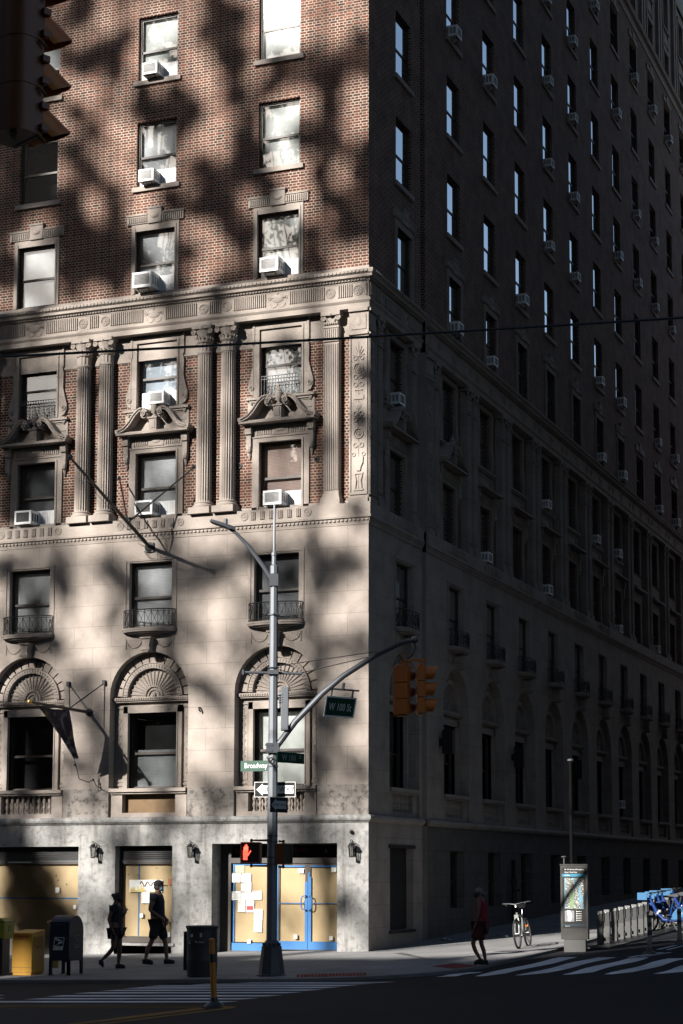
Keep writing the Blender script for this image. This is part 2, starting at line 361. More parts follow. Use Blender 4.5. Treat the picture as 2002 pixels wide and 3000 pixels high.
# recessed colonnade wall
CW=1.18; RY=.25
def colwall(u0,u1,cs,mat,rz):
    wall('colonnade_wall',wallmesh(u0,u1,11.0,15.98,[(c-CW/2,c+CW/2,14.0,15.76,.2) for c in cs]+[(c-CW/2,c+CW/2,11.06,12.8,.2) for c in cs],y=RY),mat,rz)
colwall(LX0,-.5,LC,BR,LEFT); colwall(.5,SL0,RC[:1],BRD,RIGHT); colwall(SL1,RY1,RC[1:],BRD,RIGHT)
# ground floor
SHX=[(-12.4,-8.0),(-6.93,-5.3),(-4.19,-.815)]
wall('ground_floor_wall',wallmesh(LX0,0,-.6,3.13,[(-12.4,-8.0,-.6,2.55,.3),(-6.93,-5.3,.12,2.56,.3),(-4.19,-.815,-.6,2.60,.5)]),CEM,LEFT)
GW=[(c-.62,c+.62) for c in RC]
wall('ground_floor_wall',wallmesh(0,SL0,-.2,3.13,[(1.5,3.25,.45,2.55,.25)]),STS,RIGHT)
wall('ground_floor_wall',wallmesh(SL1,RY1,-.2,3.13,[(a,b,.92 if b<24 else 1.1,2.48,.3) for a,b in GW[1:]]),GRB,RIGHT)
# slot between the corner pavilion and the long side wing + dark core inside, roof
for z0_,z1_,mt_ in ((-.3,17.0,STP),(17.0,37.3,BR),(37.3,ZT,STP)):
    m=MB(); m.quad((-.7,SL0-.1,z0_),(-.7,SL1+.1,z0_),(-.7,SL1+.1,z1_),(-.7,SL0-.1,z1_))
    for y in (SL0,SL1): m.quad((0,y,z0_),(-.7,y,z0_),(-.7,y,z1_),(0,y,z1_))
    obj('recess',m,mt_,B,smooth=False)
m=MB(); m.box(LX0+.1,-.75,.75,RY1-.1,-.5,ZT-.3); obj('interior',m,DRK,B,smooth=False)
m=MB(); m.box(LX0,0,0,RY1,ZT-.2,ZT); m.box(LX0,LX0+.2,.01,RY1,-.6,ZT-.2); m.box(LX0+.2,-.02,RY1-.2,RY1,-.6,ZT-.2); obj('roof',m,DGR,B,smooth=False)
# ---- mouldings swept round the corner
def molding(name,prof,matL,matR,x0=LX0):
    for side,mat in (('L',matL),('A',matR),('B',matR)):
        m=MB(); n=len(prof)
        if side=='L': E=[(lambda o:(x0,-o)),(lambda o:(o,-o))]
        elif side=='A': E=[(lambda o:(o,-o)),(lambda o:(o,SL0))]
        else: E=[(lambda o:(o,SL1)),(lambda o:(o,RY1))]
        vs=[(*e(o),z) for e in E for (o,z) in prof]
        fs=[(i,(i+1)%n,n+(i+1)%n,n+i) for i in range(n)]+[tuple(range(n-1,-1,-1)),tuple(range(n,2*n))]
        m.add(vs,fs)
        # facade-frame coordinates for textures
        if side!='L':
            m.v=[(y,-x,z) for x,y,z in m.v]; obj(name,m,mat,B,rz=RIGHT)
        else: obj(name,m,mat,B)
molding('string_course',[(-.1,3.11),(.03,3.11),(.05,3.14),(.085,3.16),(.10,3.21),(.085,3.26),(.05,3.285),(-.1,3.285)],CEM,STS)
molding('lower_cornice',[(-.1,10.45),(.015,10.45),(.02,10.50),(.04,10.53),(.045,10.60),(.09,10.62),(.095,10.67),(.07,10.69),(.07,11.0),(-.1,11.0)],STP,STS)
molding('architrave',[(-.35,15.97),(.03,15.97),(.03,16.10),(.05,16.12),(.075,16.16),(.075,16.20),(.03,16.22),(-.35,16.22)],STP,STS)
molding('frieze',[(-.35,16.225),(.015,16.225),(.015,16.66),(-.35,16.66)],STP,STS)
molding('cornice',[(-.1,16.665),(.05,16.665),(.05,16.70),(.14,16.73),(.14,16.80),(.17,16.82),(.19,16.90),(.165,16.93),(.02,16.95),(.02,17.05),(-.1,17.05)],STP,STS)
# dentils
def dentils(name,u0,u1,out,z0,z1,step,w,mat,rz):
    m=MB(); x=u0
    while x<u1: m.box(x,x+w,-out-.03,-out+.01,z0,z1); x+=step
    obj(name,m,mat,B,rz=rz,smooth=False)
for a,b,rz,mt in ((LX0,-.02,LEFT,STP),(.05,SL0,RIGHT,STS),(SL1,30,RIGHT,STS)):
    dentils('dentil_band',a,b,.05,16.672,16.70,.085,.05,mt,rz)
    dentils('egg_and_dart_band',a,b,.175,16.84,16.90,.105,.08,mt,rz)
    dentils('bead_band',a,b,.045,10.545,10.59,.11,.06,mt,rz)
molding('upper_cornice',[(-.1,37.28),(.04,37.28),(.04,37.62),(.16,37.66),(.20,37.80),(.16,37.86),(.02,37.92),(-.1,37.92)],STSL,STSL)
molding('top_cornice',[(-.1,42.6),(.10,42.6),(.3,42.9),(.35,43.2),(-.1,43.2)],BLK,BLK)
# ---- corner block with carved panels
m=MB(); m.box(-.52,0,.0,.52,11.0,15.975); obj('corner_pier',m,STP,B,smooth=False)
def carved_panel_mb():
    m=MB(); m.box(-.235,-.205,-.03,.01,11.25,15.2); m.box(.205,.235,-.03,.01,11.25,15.2); m.box(-.235,.235,-.031,.01,15.2,15.24); m.box(-.235,.235,-.031,.01,11.2,11.25)
    m.box(-.26,.26,-.05,.01,15.28,15.33); m.box(-.26,.26,-.06,.01,15.88,15.96); m.box(-.26,.26,-.05,.01,11.0,11.12)
    m.box(-.2,.2,-.02,.01,15.42,15.80)
    z=11.35
    def med(z,r): m.torus((0,-.012,z),r,.018,n=18); m.torus((0,-.012,z),r*.5,.012,n=12); m.ball((0,-.01,z),r*.35,8,(1,.5,1))
    for a in (-.09,.09): m.tube([(a,-.01,11.32),(a*.7,-.025,11.55),(a*1.1,-.01,11.72)],.02,6)
    m.box(-.13,.13,-.025,.01,11.30,11.34); m.box(-.12,.12,-.025,.01,11.72,11.76)
    m.prism([(-.05,11.8),(.05,11.8),(.07,11.9),(.12,12.0),(.13,12.15),(-.13,12.15),(-.12,12.0),(-.07,11.9)],-.035,.01)
    for s in (-1,1): m.torus((s*.13,-.01,12.22),.045,.012,n=10); 
    for s in (-1,1):
        for zz in (12.45,13.1,13.25,14.0,14.2): m.torus((s*.08,-.01,zz),.055,.013,n=12)
    med(12.75,.12); med(14.52-.1,.12); m.box(-.14,.14,-.025,.01,13.62,13.72); m.box(-.11,.11,-.022,.01,13.85,13.88)
    m.ball((0,0,13.45),.09,10,(1,.3,1)); m.ball((0,0,12.48),.06,8,(1,.4,1.4))
    for k in range(7):
        a=PI*k/6; m.tube([(0,-.008,14.72),(.16*math.cos(a),-.015,14.72+.24*math.sin(a)+.05)],[.018,.008],5)
    for s in (-1,1): m.torus((s*.09,-.01,14.68),.05,.012,n=10)
    m.ball((0,-.01,15.62),.10,10,(1,.25,1.25))
    for s in (-1,1): m.torus((s*.13,-.01,15.64),.055,.012,n=12)
    m.tube([(0,-.01,11.32),(0,-.01,15.1)],.007,5)
    return m
cp=carved_panel_mb().mesh('carved_panel',STP)
link('carved_panel',cp,B,(-.265,0,0)); 
cps=carved_panel_mb().mesh('carved_panel',STS)
link('carved_panel',cps,B,(0,.265,0),RIGHT)
m=MB(); m.box(4.40,5.0,0,.3,11.0,15.975); obj('side_pier',m,STS,B,rz=RIGHT,smooth=False); link('carved_panel',cps,B,(0,4.70,0),RIGHT)
# ---- columns
def column_mb():
    m=MB(); m.box(-.30,.30,-.30,.18,11.0,11.17)
    m.lathe([(.27,11.17),(.285,11.20),(.285,11.23),(.25,11.25),(.24,11.27),(.255,11.29),(.255,11.31),(.215,11.33)],24)
    m.lathe([(.205,11.33,0),(.205,11.38,.17),(.203,12.8,.17),(.188,15.18,.17),(.185,15.22,0),(.20,15.24,0),(.20,15.27,0),(.185,15.29,0)],120,flute=1,nf=20)
    m.lathe([(.185,15.29,.1),(.188,15.50,.1),(.205,15.52,0),(.215,15.55,0),(.195,15.58,0),(.20,15.66,.1),(.24,15.80,.0),(.25,15.84,0)],60,flute=1,nf=12)
    for k in range(14):
        a=2*PI*k/14; m.tube([(.19*math.cos(a),.19*math.sin(a),15.56),(.235*math.cos(a),.235*math.sin(a),15.66),(.262*math.cos(a),.262*math.sin(a),15.65)],[.03,.022,.01],5)
    for sx in (-1,1):
        for sy in (-1,1):
            c=(sx*.235,sy*.20,15.80); m.torus(c,.055,.026,n=12); m.torus(c,.02,.02,n=8)
            m.tube([(sx*.10,sy*.15,15.70),(sx*.20,sy*.2,15.86)],.02,5)
    m.box(-.27,.27,-.25,.25,15.87,15.97); m.ball((0,-.23,15.88),.055,8)
    return m
colm=column_mb().mesh('column',STP)
for x in (-8.157,-7.484,-4.585,-3.912,-11.75,-11.08): link('column',colm,B,(x,.10,0))
def pilaster_mb(w=.40):
    m=MB(); h=w/2
    m.box(-h-.06,h+.06,-.02,.26,11.0,11.17); m.box(-h-.035,h+.035,.0,.26,11.17,11.22); m.box(-h-.02,h+.02,.02,.26,11.22,11.30)
    m.box(-h,h,.06,.26,11.30,15.20)
    n=8; st=w/n
    for i in range(n+1): 
        x=-h+i*st; m.box(max(-h,x-.013),min(h,x+.013),.035,.0605,11.38,15.14)
    m.box(-h-.01,h+.01,.02,.26,15.20,15.25); m.box(-h,h,.04,.26,15.25,15.55); m.box(-h-.015,h+.015,.02,.26,15.55,15.60)
    for i in range(7): x=-h+.03+i*(w-.06)/6; m.box(x-.012,x+.012,.02,.041,15.28,15.53); m.ball((x,.03,15.66),.035,6)
    m.box(-h+.02,h-.02,.05,.26,15.60,15.84)
    for s in (-1,1): m.torus((s*(h+.0),.02,15.80),.055,.026,n=12); m.torus((s*h,.02,15.80),.02,.02,n=8); m.tube([(s*.06,.03,15.66),(s*h*.8,.02,15.85)],.02,5)
    m.box(-h-.06,h+.06,-.03,.26,15.86,15.97); m.ball((0,-.02,15.88),.05,8)
    return m
pm=pilaster_mb().mesh('pilaster',STP); link('pilaster',pm,B,(-1.03,0,0))
ps=pilaster_mb(.34).mesh('pilaster',STS)
PX=[.95,3.55,5.40]
mids=[(a+b)/2 for a,b in zip(RC[1:],RC[2:])]
for mu in mids: PX+=[mu-.30,mu+.30]
for u in PX: link('pilaster',ps,B,(0,u,0),RIGHT)
# plaster strip above brick between capitals (left)
m=MB(); m.box(LX0,-.52,.225,.2525,15.30,15.975); obj('plaster_band',m,STP,B,smooth=False)
m=MB(); m.box(LX0,-.52,.20,.27,11.0,11.12); obj('plinth_band',m,STP,B,smooth=False)
# ---- frieze ornaments
def rosette(m,x,y,z,r):
    m.torus((x,y,z),r,.018,n=20); m.torus((x,y,z),r*.75,.012,n=18); m.ball((x,y,z),r*.24,8,(1,.8,1))
    for k in range(6): a=2*PI*k/6; m.ball((x+r*.44*math.cos(a),y,z+r*.44*math.sin(a)),r*.2,6,(1,.5,1))
def frieze(u0,u1,ros,urn,mat,rz,detail=True):
    m=MB(); y=-.017
    for r in ros: rosette(m,r,y,16.43,.125)
    for c in urn:
        m.ball((c,y+.01,16.47),.20,12,(1,.22,.6)); m.box(c-.21,c+.21,y-.03,y+.01,16.475,16.50)
        for s in (-1,1): m.torus((c+s*.23,y,16.48),.04,.013,n=10); m.torus((c+s*.11,y,16.34),.10,.014,n=10,a0=PI,a1=2*PI)
        m.box(c-.03,c+.03,y-.02,y+.01,16.52,16.60); m.box(c-.01,c+.01,y-.02,y+.01,16.50,16.64)
    if detail:
        x=u0
        while x<u1:
            if all(abs(x-r)>.17 for r in ros) and all(abs(x-c)>.33 for c in urn): m.box(x-.015,x+.015,y-.032,y+.01,16.28,16.61)
            x+=.058
    m.box(u0,u1,y-.008,y+.01,16.625,16.645)
    obj('frieze_ornament',m,mat,B,rz=rz,smooth=True)
frieze(LX0,-.03,[-8.157,-7.484,-4.585,-3.912,-1.03,-.278],LC,STP,LEFT)
frieze(.05,SL0,[.28,.95,3.55],RC[:1],STS,RIGHT); frieze(SL1,RY1,[4.7,5.4]+[q for mu in mids for q in (mu-.3,mu+.3)],RC[1:],STS,RIGHT,False)
def band_orn(mat,c,rz):
    m=MB(); y=-.072
    for s in (-1,1): rosette(m,c+s*.87,y,10.845,.095)
    for i in range(6):
        for k in (-1,0,1): x=c-.62+i*.248+k*.042; m.box(x-.012,x+.012,y-.034,y+.01,10.745,10.95)
    obj('fluted_panel',m,mat,B,rz=rz)
for c in LC: band_orn(STP,c,LEFT)
for c in RC[:7]: band_orn(STS,c,RIGHT)
# ---- windows
WMC={}
WN=[0]
def window_meshes(w,h,frac,bm,gm,rec,rail,kind='sash'):
    key=(round(w,2),round(h,2),frac,bm.name,gm.name,rec,rail,kind)
    if key in WMC: return WMC[key]
    f=MB(); t=.045; y0,y1=rec-.03,rec+.07
    a=w/2
    f.box(-a,-a+t,y0,y1,0,h); f.box(a-t,a,y0,y1,0,h); f.box(-a+t,a-t,y0,y1,h-t,h); f.box(-a+t,a-t,y0,y1,0,t*.8)
    zr=h*rail; s=.03
    f.box(-a+t,a-t,y0+.03,y1-.01,zr-.03,zr+.03)
    f.box(-a+t,-a+t+s,y0+.03,y1-.015,t*.8,h-t); f.box(a-t-s,a-t,y0+.03,y1-.015,t*.8,h-t); f.box(-a+t+s,a-t-s,y0+.03,y1-.02,h-t-s,h-t); f.box(-a+t+s,a-t-s,y0+.03,y1-.02,t*.8,t*.8+s)
    g=MB(); g.quad((-a+t+s,rec+.022,t+.03),(a-t-s,rec+.022,t+.03),(a-t-s,rec+.022,zr-.03),(-a+t+s,rec+.022,zr-.03)); g.quad((-a+t+s,rec+.012,zr+.03),(a-t-s,rec+.012,zr+.03),(a-t-s,rec+.012,h-t-s),(-a+t+s,rec+.012,h-t-s))
    b=MB(); z=h-(h-t)*frac
    if frac>0: b.box(-a+t*.6,a-t*.6,rec+.09,rec+.105,z,h-.01)
    if frac<0: b.box(-a+t*.6,a-t*.6,rec+.09,rec+.105,.02,h*-frac)
    back=MB(); back.box(-a,a,rec+.30,rec+.32,-.02,h+.02); back.box(-a,-a+.01,rec+.07,rec+.3,0,h); back.box(a-.01,a,rec+.07,rec+.3,0,h)
    r=(f.mesh('window',FR),g.mesh('pane',gm,False,False),b.mesh('blind',bm,False) if frac!=0 else None,back.mesh('dark_room',DRK,False))
    WMC[key]=r; return r
sill_mb=MB(); sill_mb.box(-.70,.70,-.065,.2,-.13,-.003); SILL={ST:sill_mb.mesh('sill',STP,False)}
def lintel_mb():
    m=MB(); m.box(-.84,-.20,-.05,.01,1.90,2.12); m.box(.20,.84,-.05,.01,1.90,2.12); m.box(-.20,.20,-.075,.01,1.88,2.27); m.box(-.22,.22,-.095,.01,2.27,2.32)
    m.box(-.86,-.22,-.075,.01,2.12,2.15); m.box(.22,.86,-.075,.01,2.12,2.15)
    for s in (-1,1):
        for i in range(10): x=s*(.25+i*.058); m.box(x-.014,x+.014,-.078,-.049,1.93,2.09)
    m.ball((0,-.075,2.07),.12,10,(1,.25,.55)); m.box(-.12,.12,-.095,-.07,2.07,2.09)
    m.box(-.70,-.59,-.03,.05,-.02,1.88); m.box(.59,.70,-.03,.05,-.02,1.88); m.box(-.59,.59,-.03,.05,1.70,1.88)
    m.box(-.63,-.585,-.05,.01,.0,1.80); m.box(.585,.63,-.05,.01,.0,1.80)
    return m
LM=lintel_mb(); LIN={ST:LM.mesh('lintel',STP),STS:LM.mesh('lintel',STSL)}
def lint11():
    m=MB(); m.box(-.80,.80,-.05,.01,1.90,2.12); m.box(-.2,.2,-.07,.01,1.88,2.27); return m.mesh('lintel',STSL,False)
LIN11=lint11()
def f4_surround():
    m=MB(); h=1.76; a=.59
    m.box(-a-.17,-a,-.06,.03,-.02,h+.02); m.box(a,a+.17,-.06,.03,-.02,h+.02); m.box(-a-.17,a+.17,-.061,.03,h+.0,h+.16)
    m.box(-a-.05,-a+.0,-.085,-.05,0,h); m.box(a,a+.05,-.085,-.05,0,h); m.box(-a-.05,a+.05,-.085,-.05,h,h+.045)
    for s in (-1,1):
        m.box(s*(a+.17)-.03 if s>0 else -(a+.17)-.03,s*(a+.17)+.03 if s>0 else -(a+.17)+.03,-.08,.02,h-.38,h+.24)
        pts=[(s*(a+.17),h-.40),(s*(a+.20),h-.55),(s*(a+.19),h-.95),(s*(a+.25),h-1.2),(s*(a+.31),h-1.40),(s*(a+.31),h-1.55),(s*(a+.25),h-1.68),(s*(a+.17),h-1.72)]
        m.prism(pts if s>0 else pts[::-1],-.07,.02)
        m.torus((s*(a+.225),-.075,h-1.52),.055,.02,n=12); m.ball((s*(a+.225),-.07,h-1.52),.025,6)
        m.tube([(s*(a+.23),-.05,h-1.75),(s*(a+.23),-.06,h-1.95)],[.05,.02],6)
    m.box(-a-.36,a+.36,-.12,.03,-.085,-.022); m.box(-a-.28,a+.28,-.08,.03,-.14,-.085)
    return m
F4M={ST:f4_surround().mesh('surround',STP),STS:f4_surround().mesh('surround',STS)}
def f3_surround(ped=True):
    m=MB(); h=1.74; a=.59
    for s in (-1,1):
        x0,x1=sorted((s*a,s*(a+.20))); m.box(x0,x1,-.05,.03,-.02,h+.02)
        x0,x1=sorted((s*a,s*(a+.05))); m.box(x0,x1,-.075,-.045,0,h)
    m.box(-a-.20,a+.20,-.051,.03,h,h+.15); m.box(-a-.05,a+.05,-.076,-.045,h,h+.045); m.box(-a-.2,a+.2,-.075,-.045,h+.12,h+.15)
    m.box(-a-.18,a+.18,-.04,.03,h+.15,h+.46)
    for s in (-1,1):
        for i in range(7): x=s*(.28+i*.062); m.box(x-.016,x+.016,-.06,-.039,h+.2,h+.42)
    m.box(-.22,.22,-.06,-.039,h+.18,h+.44); m.ball((0,-.06,h+.31),.14,8,(1,.2,.5))
    for s in (-1,1):   # consoles
        x0,x1=sorted((s*(a+.19),s*(a+.36))); m.box(x0,x1,-.17,.03,h+.22,h+.46); m.box(x0+.02,x1-.02,-.12,.03,h-.1,h+.22); m.ball(((x0+x1)/2,-.07,h-.16),.085,8,(1,1,1.2)); m.tube([((x0+x1)/2,-.04,h-.2),((x0+x1)/2,-.03,h-.42)],[.06,.015],6)
    Z=h+.46
    m.box(-1.04,1.04,-.34,.03,Z,Z+.05); m.box(-1.0,1.0,-.28,.03,Z+.05,Z+.09)
    m.box(-.93,.93,-.03,.03,Z+.09,Z+.62)      # apron behind the pediment
    for s in (-1,1): x0,x1=sorted((s*.50,s*.86)); m.box(x0,x1,-.045,-.029,Z+.36,Z+.38); m.box(x0,x1,-.045,-.029,Z+.56,Z+.58)
    if ped:
        path=[(1.07,.10),(.95,.12),(.82,.17),(.70,.27),(.60,.40),(.51,.53),(.41,.62),(.31,.66),(.22,.63),(.17,.56),(.18,.48),(.24,.44),(.30,.47),(.31,.53)]
        for s in (-1,1):
            for i in range(len(path)-1):
                p,q=path[i],path[i+1]; d=Vector((q[0]-p[0],q[1]-p[1])).normalized(); nn=Vector((-d.y,d.x))*.05
                if i>8: nn*=.7
                pts=[(p[0]-nn.x,p[1]-nn.y),(q[0]-nn.x,q[1]-nn.y),(q[0]+nn.x,q[1]+nn.y),(p[0]+nn.x,p[1]+nn.y)]
                pts=[(s*x,Z+z) for x,z in pts]
                m.prism(pts,-.34 if i<9 else -.30,-.02)
            m.torus((s*.245,-.345,Z+.53),.055,.02,n=14); m.ball((s*.245,-.34,Z+.53),.03,8)
            m.tube([(s*1.0,-.36,Z+.11),(s*.80,-.36,Z+.20),(s*.66,-.36,Z+.34),(s*.54,-.36,Z+.51),(s*.40,-.36,Z+.645),(s*.28,-.36,Z+.675)],.018,6)
        m.box(-.11,.11,-.27,-.02,Z+.09,Z+.40); m.box(-.14,.14,-.30,-.02,Z+.40,Z+.44)
        m.box(-.07,.07,-.285,-.26,Z+.14,Z+.36)
        m.lathe([(.07,Z+.44),(.08,Z+.47),(.03,Z+.52),(.06,Z+.57),(.105,Z+.68),(.11,Z+.76),(.08,Z+.80),(.09,Z+.82),(.05,Z+.88),(.02,Z+.93),(.035,Z+.96),(.01,Z+1.0)],14,c=(0,-.17))
    else:
        m.box(-.55,.55,-.05,-.029,Z+.22,Z+.26); m.box(-.55,.55,-.05,-.029,Z+.48,Z+.52); m.box(-.55,-.51,-.05,-.029,Z+.26,Z+.48); m.box(.51,.55,-.05,-.029,Z+.26,Z+.48)
    return m
F3P=f3_surround().mesh('pedimented_surround',STP); F3S=f3_surround(True).mesh('pedimented_surround',STS); F3N=f3_surround(False).mesh('surround',STS)
specs=[]   # (size, side, uc, z, w, h, plane, recess, kind, floorname, ci)
def dist(side,uc,z):
    p=Vector((uc,0,z)) if side=='L' else Vector((0,uc,z)); d=(p-cam.location).length
    return (1.0 if side=='L' else .38)/d
for i,c in enumerate(LC):
    for k,z in HZ0.items():
        if k<=8: specs.append((dist('L',c,z),'L',c,z,W,WH,0,.11,'plain',k,i))
    specs+= [(dist('L',c,17),'L',c,17.06,W,1.70,0,.11,'f5',5,i),(dist('L',c,14),'L',c,14.0,CW,1.76,RY,.12,'f4',4,i),(dist('L',c,11),'L',c,11.06,CW,1.74,RY,.12,'f3',3,i),(dist('L',c,8),'L',c,8.15,1.23,1.71,0,.17,'f2',2,i),(dist('L',c,5),'L',c,4.02,1.44,1.95,.3,.12,'arch',1,i)]
for i,c in enumerate(RC):
    s=lambda z:dist('R',c,z)
    if i==12: 
        continue
    for k,z in HZ0.items():
        lim=24.6+1.05*(c-2.6)*.55
        if z<27+.42*(c) : specs.append((s(z),'R',c,z,W,WH,0,.11,'plain' if k<11 else 'f11',k,i))
    specs+= [(s(17),'R',c,17.06,W,1.70,0,.11,'f5',5,i),(s(14),'R',c,14.0,CW,1.76,RY,.12,'f4',4,i),(s(11),'R',c,11.06,CW,1.74,RY,.12,'f3',3,i),(s(8),'R',c,8.15,1.23,1.71,0,.17,'f2',2,i),(s(5),'R',c,4.02,1.44,1.95,.3,.12,'arch',1,i)]
    if i>0: specs.append((s(1)*.9,'R',c,.92 if c<23 else 1.1,1.24,1.56 if c<23 else 1.38,0,.25,'g',0,i))
    if i>8: specs+= [(s(39),'R',c,37.98,1.0,1.12,0,.15,'up',12,i),(s(41),'R',c,40.25,1.0,1.75,0,.15,'up',13,i)]
AC_L={(7,1):-.10,(6,1):-.16,(5,1):-.20,(5,2):-.12,(4,1):.10,(3,0):-.22,(3,1):-.2,(3,2):-.1}
AC_R={(8,1),(5,1),(8,2),(5,2),(3,2),(6,3),(9,4),(8,4),(7,4),(3,4),(10,4),(10,5),(9,5),(8,5),(7,5),(4,4),(11,6),(6,6),(5,6),(4,6),(10,7),(8,7),(6,7),(5,7),(4,7),(3,7),(11,8),(9,8),(8,8),(6,9),(5,9),(11,9),(9,9),(8,9),(3,9),(11,10),(8,10),(6,10),(5,10),(11,11),(9,11),(4,0),(1,7)}
ordinal=['first','second','third','fourth','fifth','sixth','seventh','eighth','ninth','tenth','eleventh','twelfth']
FLN={1:'arched-window floor',2:'balcony floor',3:'lower colonnade floor',4:'upper colonnade floor',5:'lowest brick floor',6:'second brick floor',7:'third brick floor',8:'fourth brick floor',9:'fifth brick floor',10:'sixth brick floor',11:'seventh brick floor'}
random.seed(7)
specs.sort(key=lambda s:-s[0])
rest=MB(); restm=[FR,GLS,BL3,DRK,STSL,STS]
BLINDS={('L',8,0):(.5,BL3),('L',8,1):(1,BL1),('L',8,2):(1,BL4),('L',7,0):(.5,BL3),('L',7,1):(1,BL4),('L',7,2):(1,BL4),('L',6,0):(0,BL3),('L',6,1):(.95,BL1),('L',6,2):(1,BL4),('L',5,0):(1,BL1),('L',5,1):(1,BL1),('L',5,2):(1,BL4),
 ('L',4,0):(.8,BL3),('L',4,1):(1,BL2),('L',4,2):(1,BL1),('L',3,0):(.9,BL3),('L',3,1):(1,BL1),('L',3,2):(1,BLR),('L',2,0):(1,BL1),('L',2,1):(1,BL1),('L',2,2):(1,BL3),('L',1,0):(0,BL3),('L',1,1):(-.52,BL3),('L',1,2):(1,BL4)}
GRP_AC='air conditioners fitted in the window openings'
def ac_meshes(dark=False):
    c=MB(); c.box(-.28,.28,-.36,.20,.05,.09); c.box(-.28,.28,-.36,.20,.43,.46); c.box(-.28,-.255,-.36,.20,.09,.43); c.box(.255,.28,-.36,.20,.09,.43); c.box(-.255,.255,.15,.20,.09,.43)
    c.box(-.255,-.225,-.36,-.33,.09,.43); c.box(.215,.255,-.36,-.33,.09,.43); c.box(-.225,.215,-.36,-.33,.405,.43); c.box(-.225,.215,-.36,-.33,.09,.12)
    c.box(-.255,.255,-.32,.15,.10,.42)
    g=MB(); g.box(-.225,.215,-.35,-.32,.12,.405)
    for s in (-1,1):
        for k in (0,1,2): x0,x1=sorted((s*.279,s*.284)); g.box(x0,x1,-.30+k*.13,-.21+k*.13,.14,.38)
    for i in range(9): z=.14+i*.03; g.box(-.225,.215,-.358,-.349,z,z+.012)
    b=MB(); b.tube([(-.15,-.28,.05),(-.15,.02,-.16)],.012,5); b.tube([(.15,-.28,.05),(.15,.02,-.16)],.012,5); b.box(-.17,.17,-.30,-.26,.03,.05)
    return c.mesh('casing',WHT,False),g.mesh('grille',GRD if dark else GRL,False),b.mesh('support_bracket',FR,False)
ACM={False:ac_meshes(False),True:ac_meshes(True)}
def add_ac(side,u,z,pl,dark,label,sc=.8):
    loc=(u,pl,z) if side=='L' else (-pl,u,z)
    t=thing('air_conditioner',label,'air conditioner',loc,LEFT if side=='L' else RIGHT,GRP_AC); t.scale=(sc,sc,sc)
    for n,me in zip(('casing','grille','support_bracket'),ACM[dark]): link(n,me,t)
infill={}
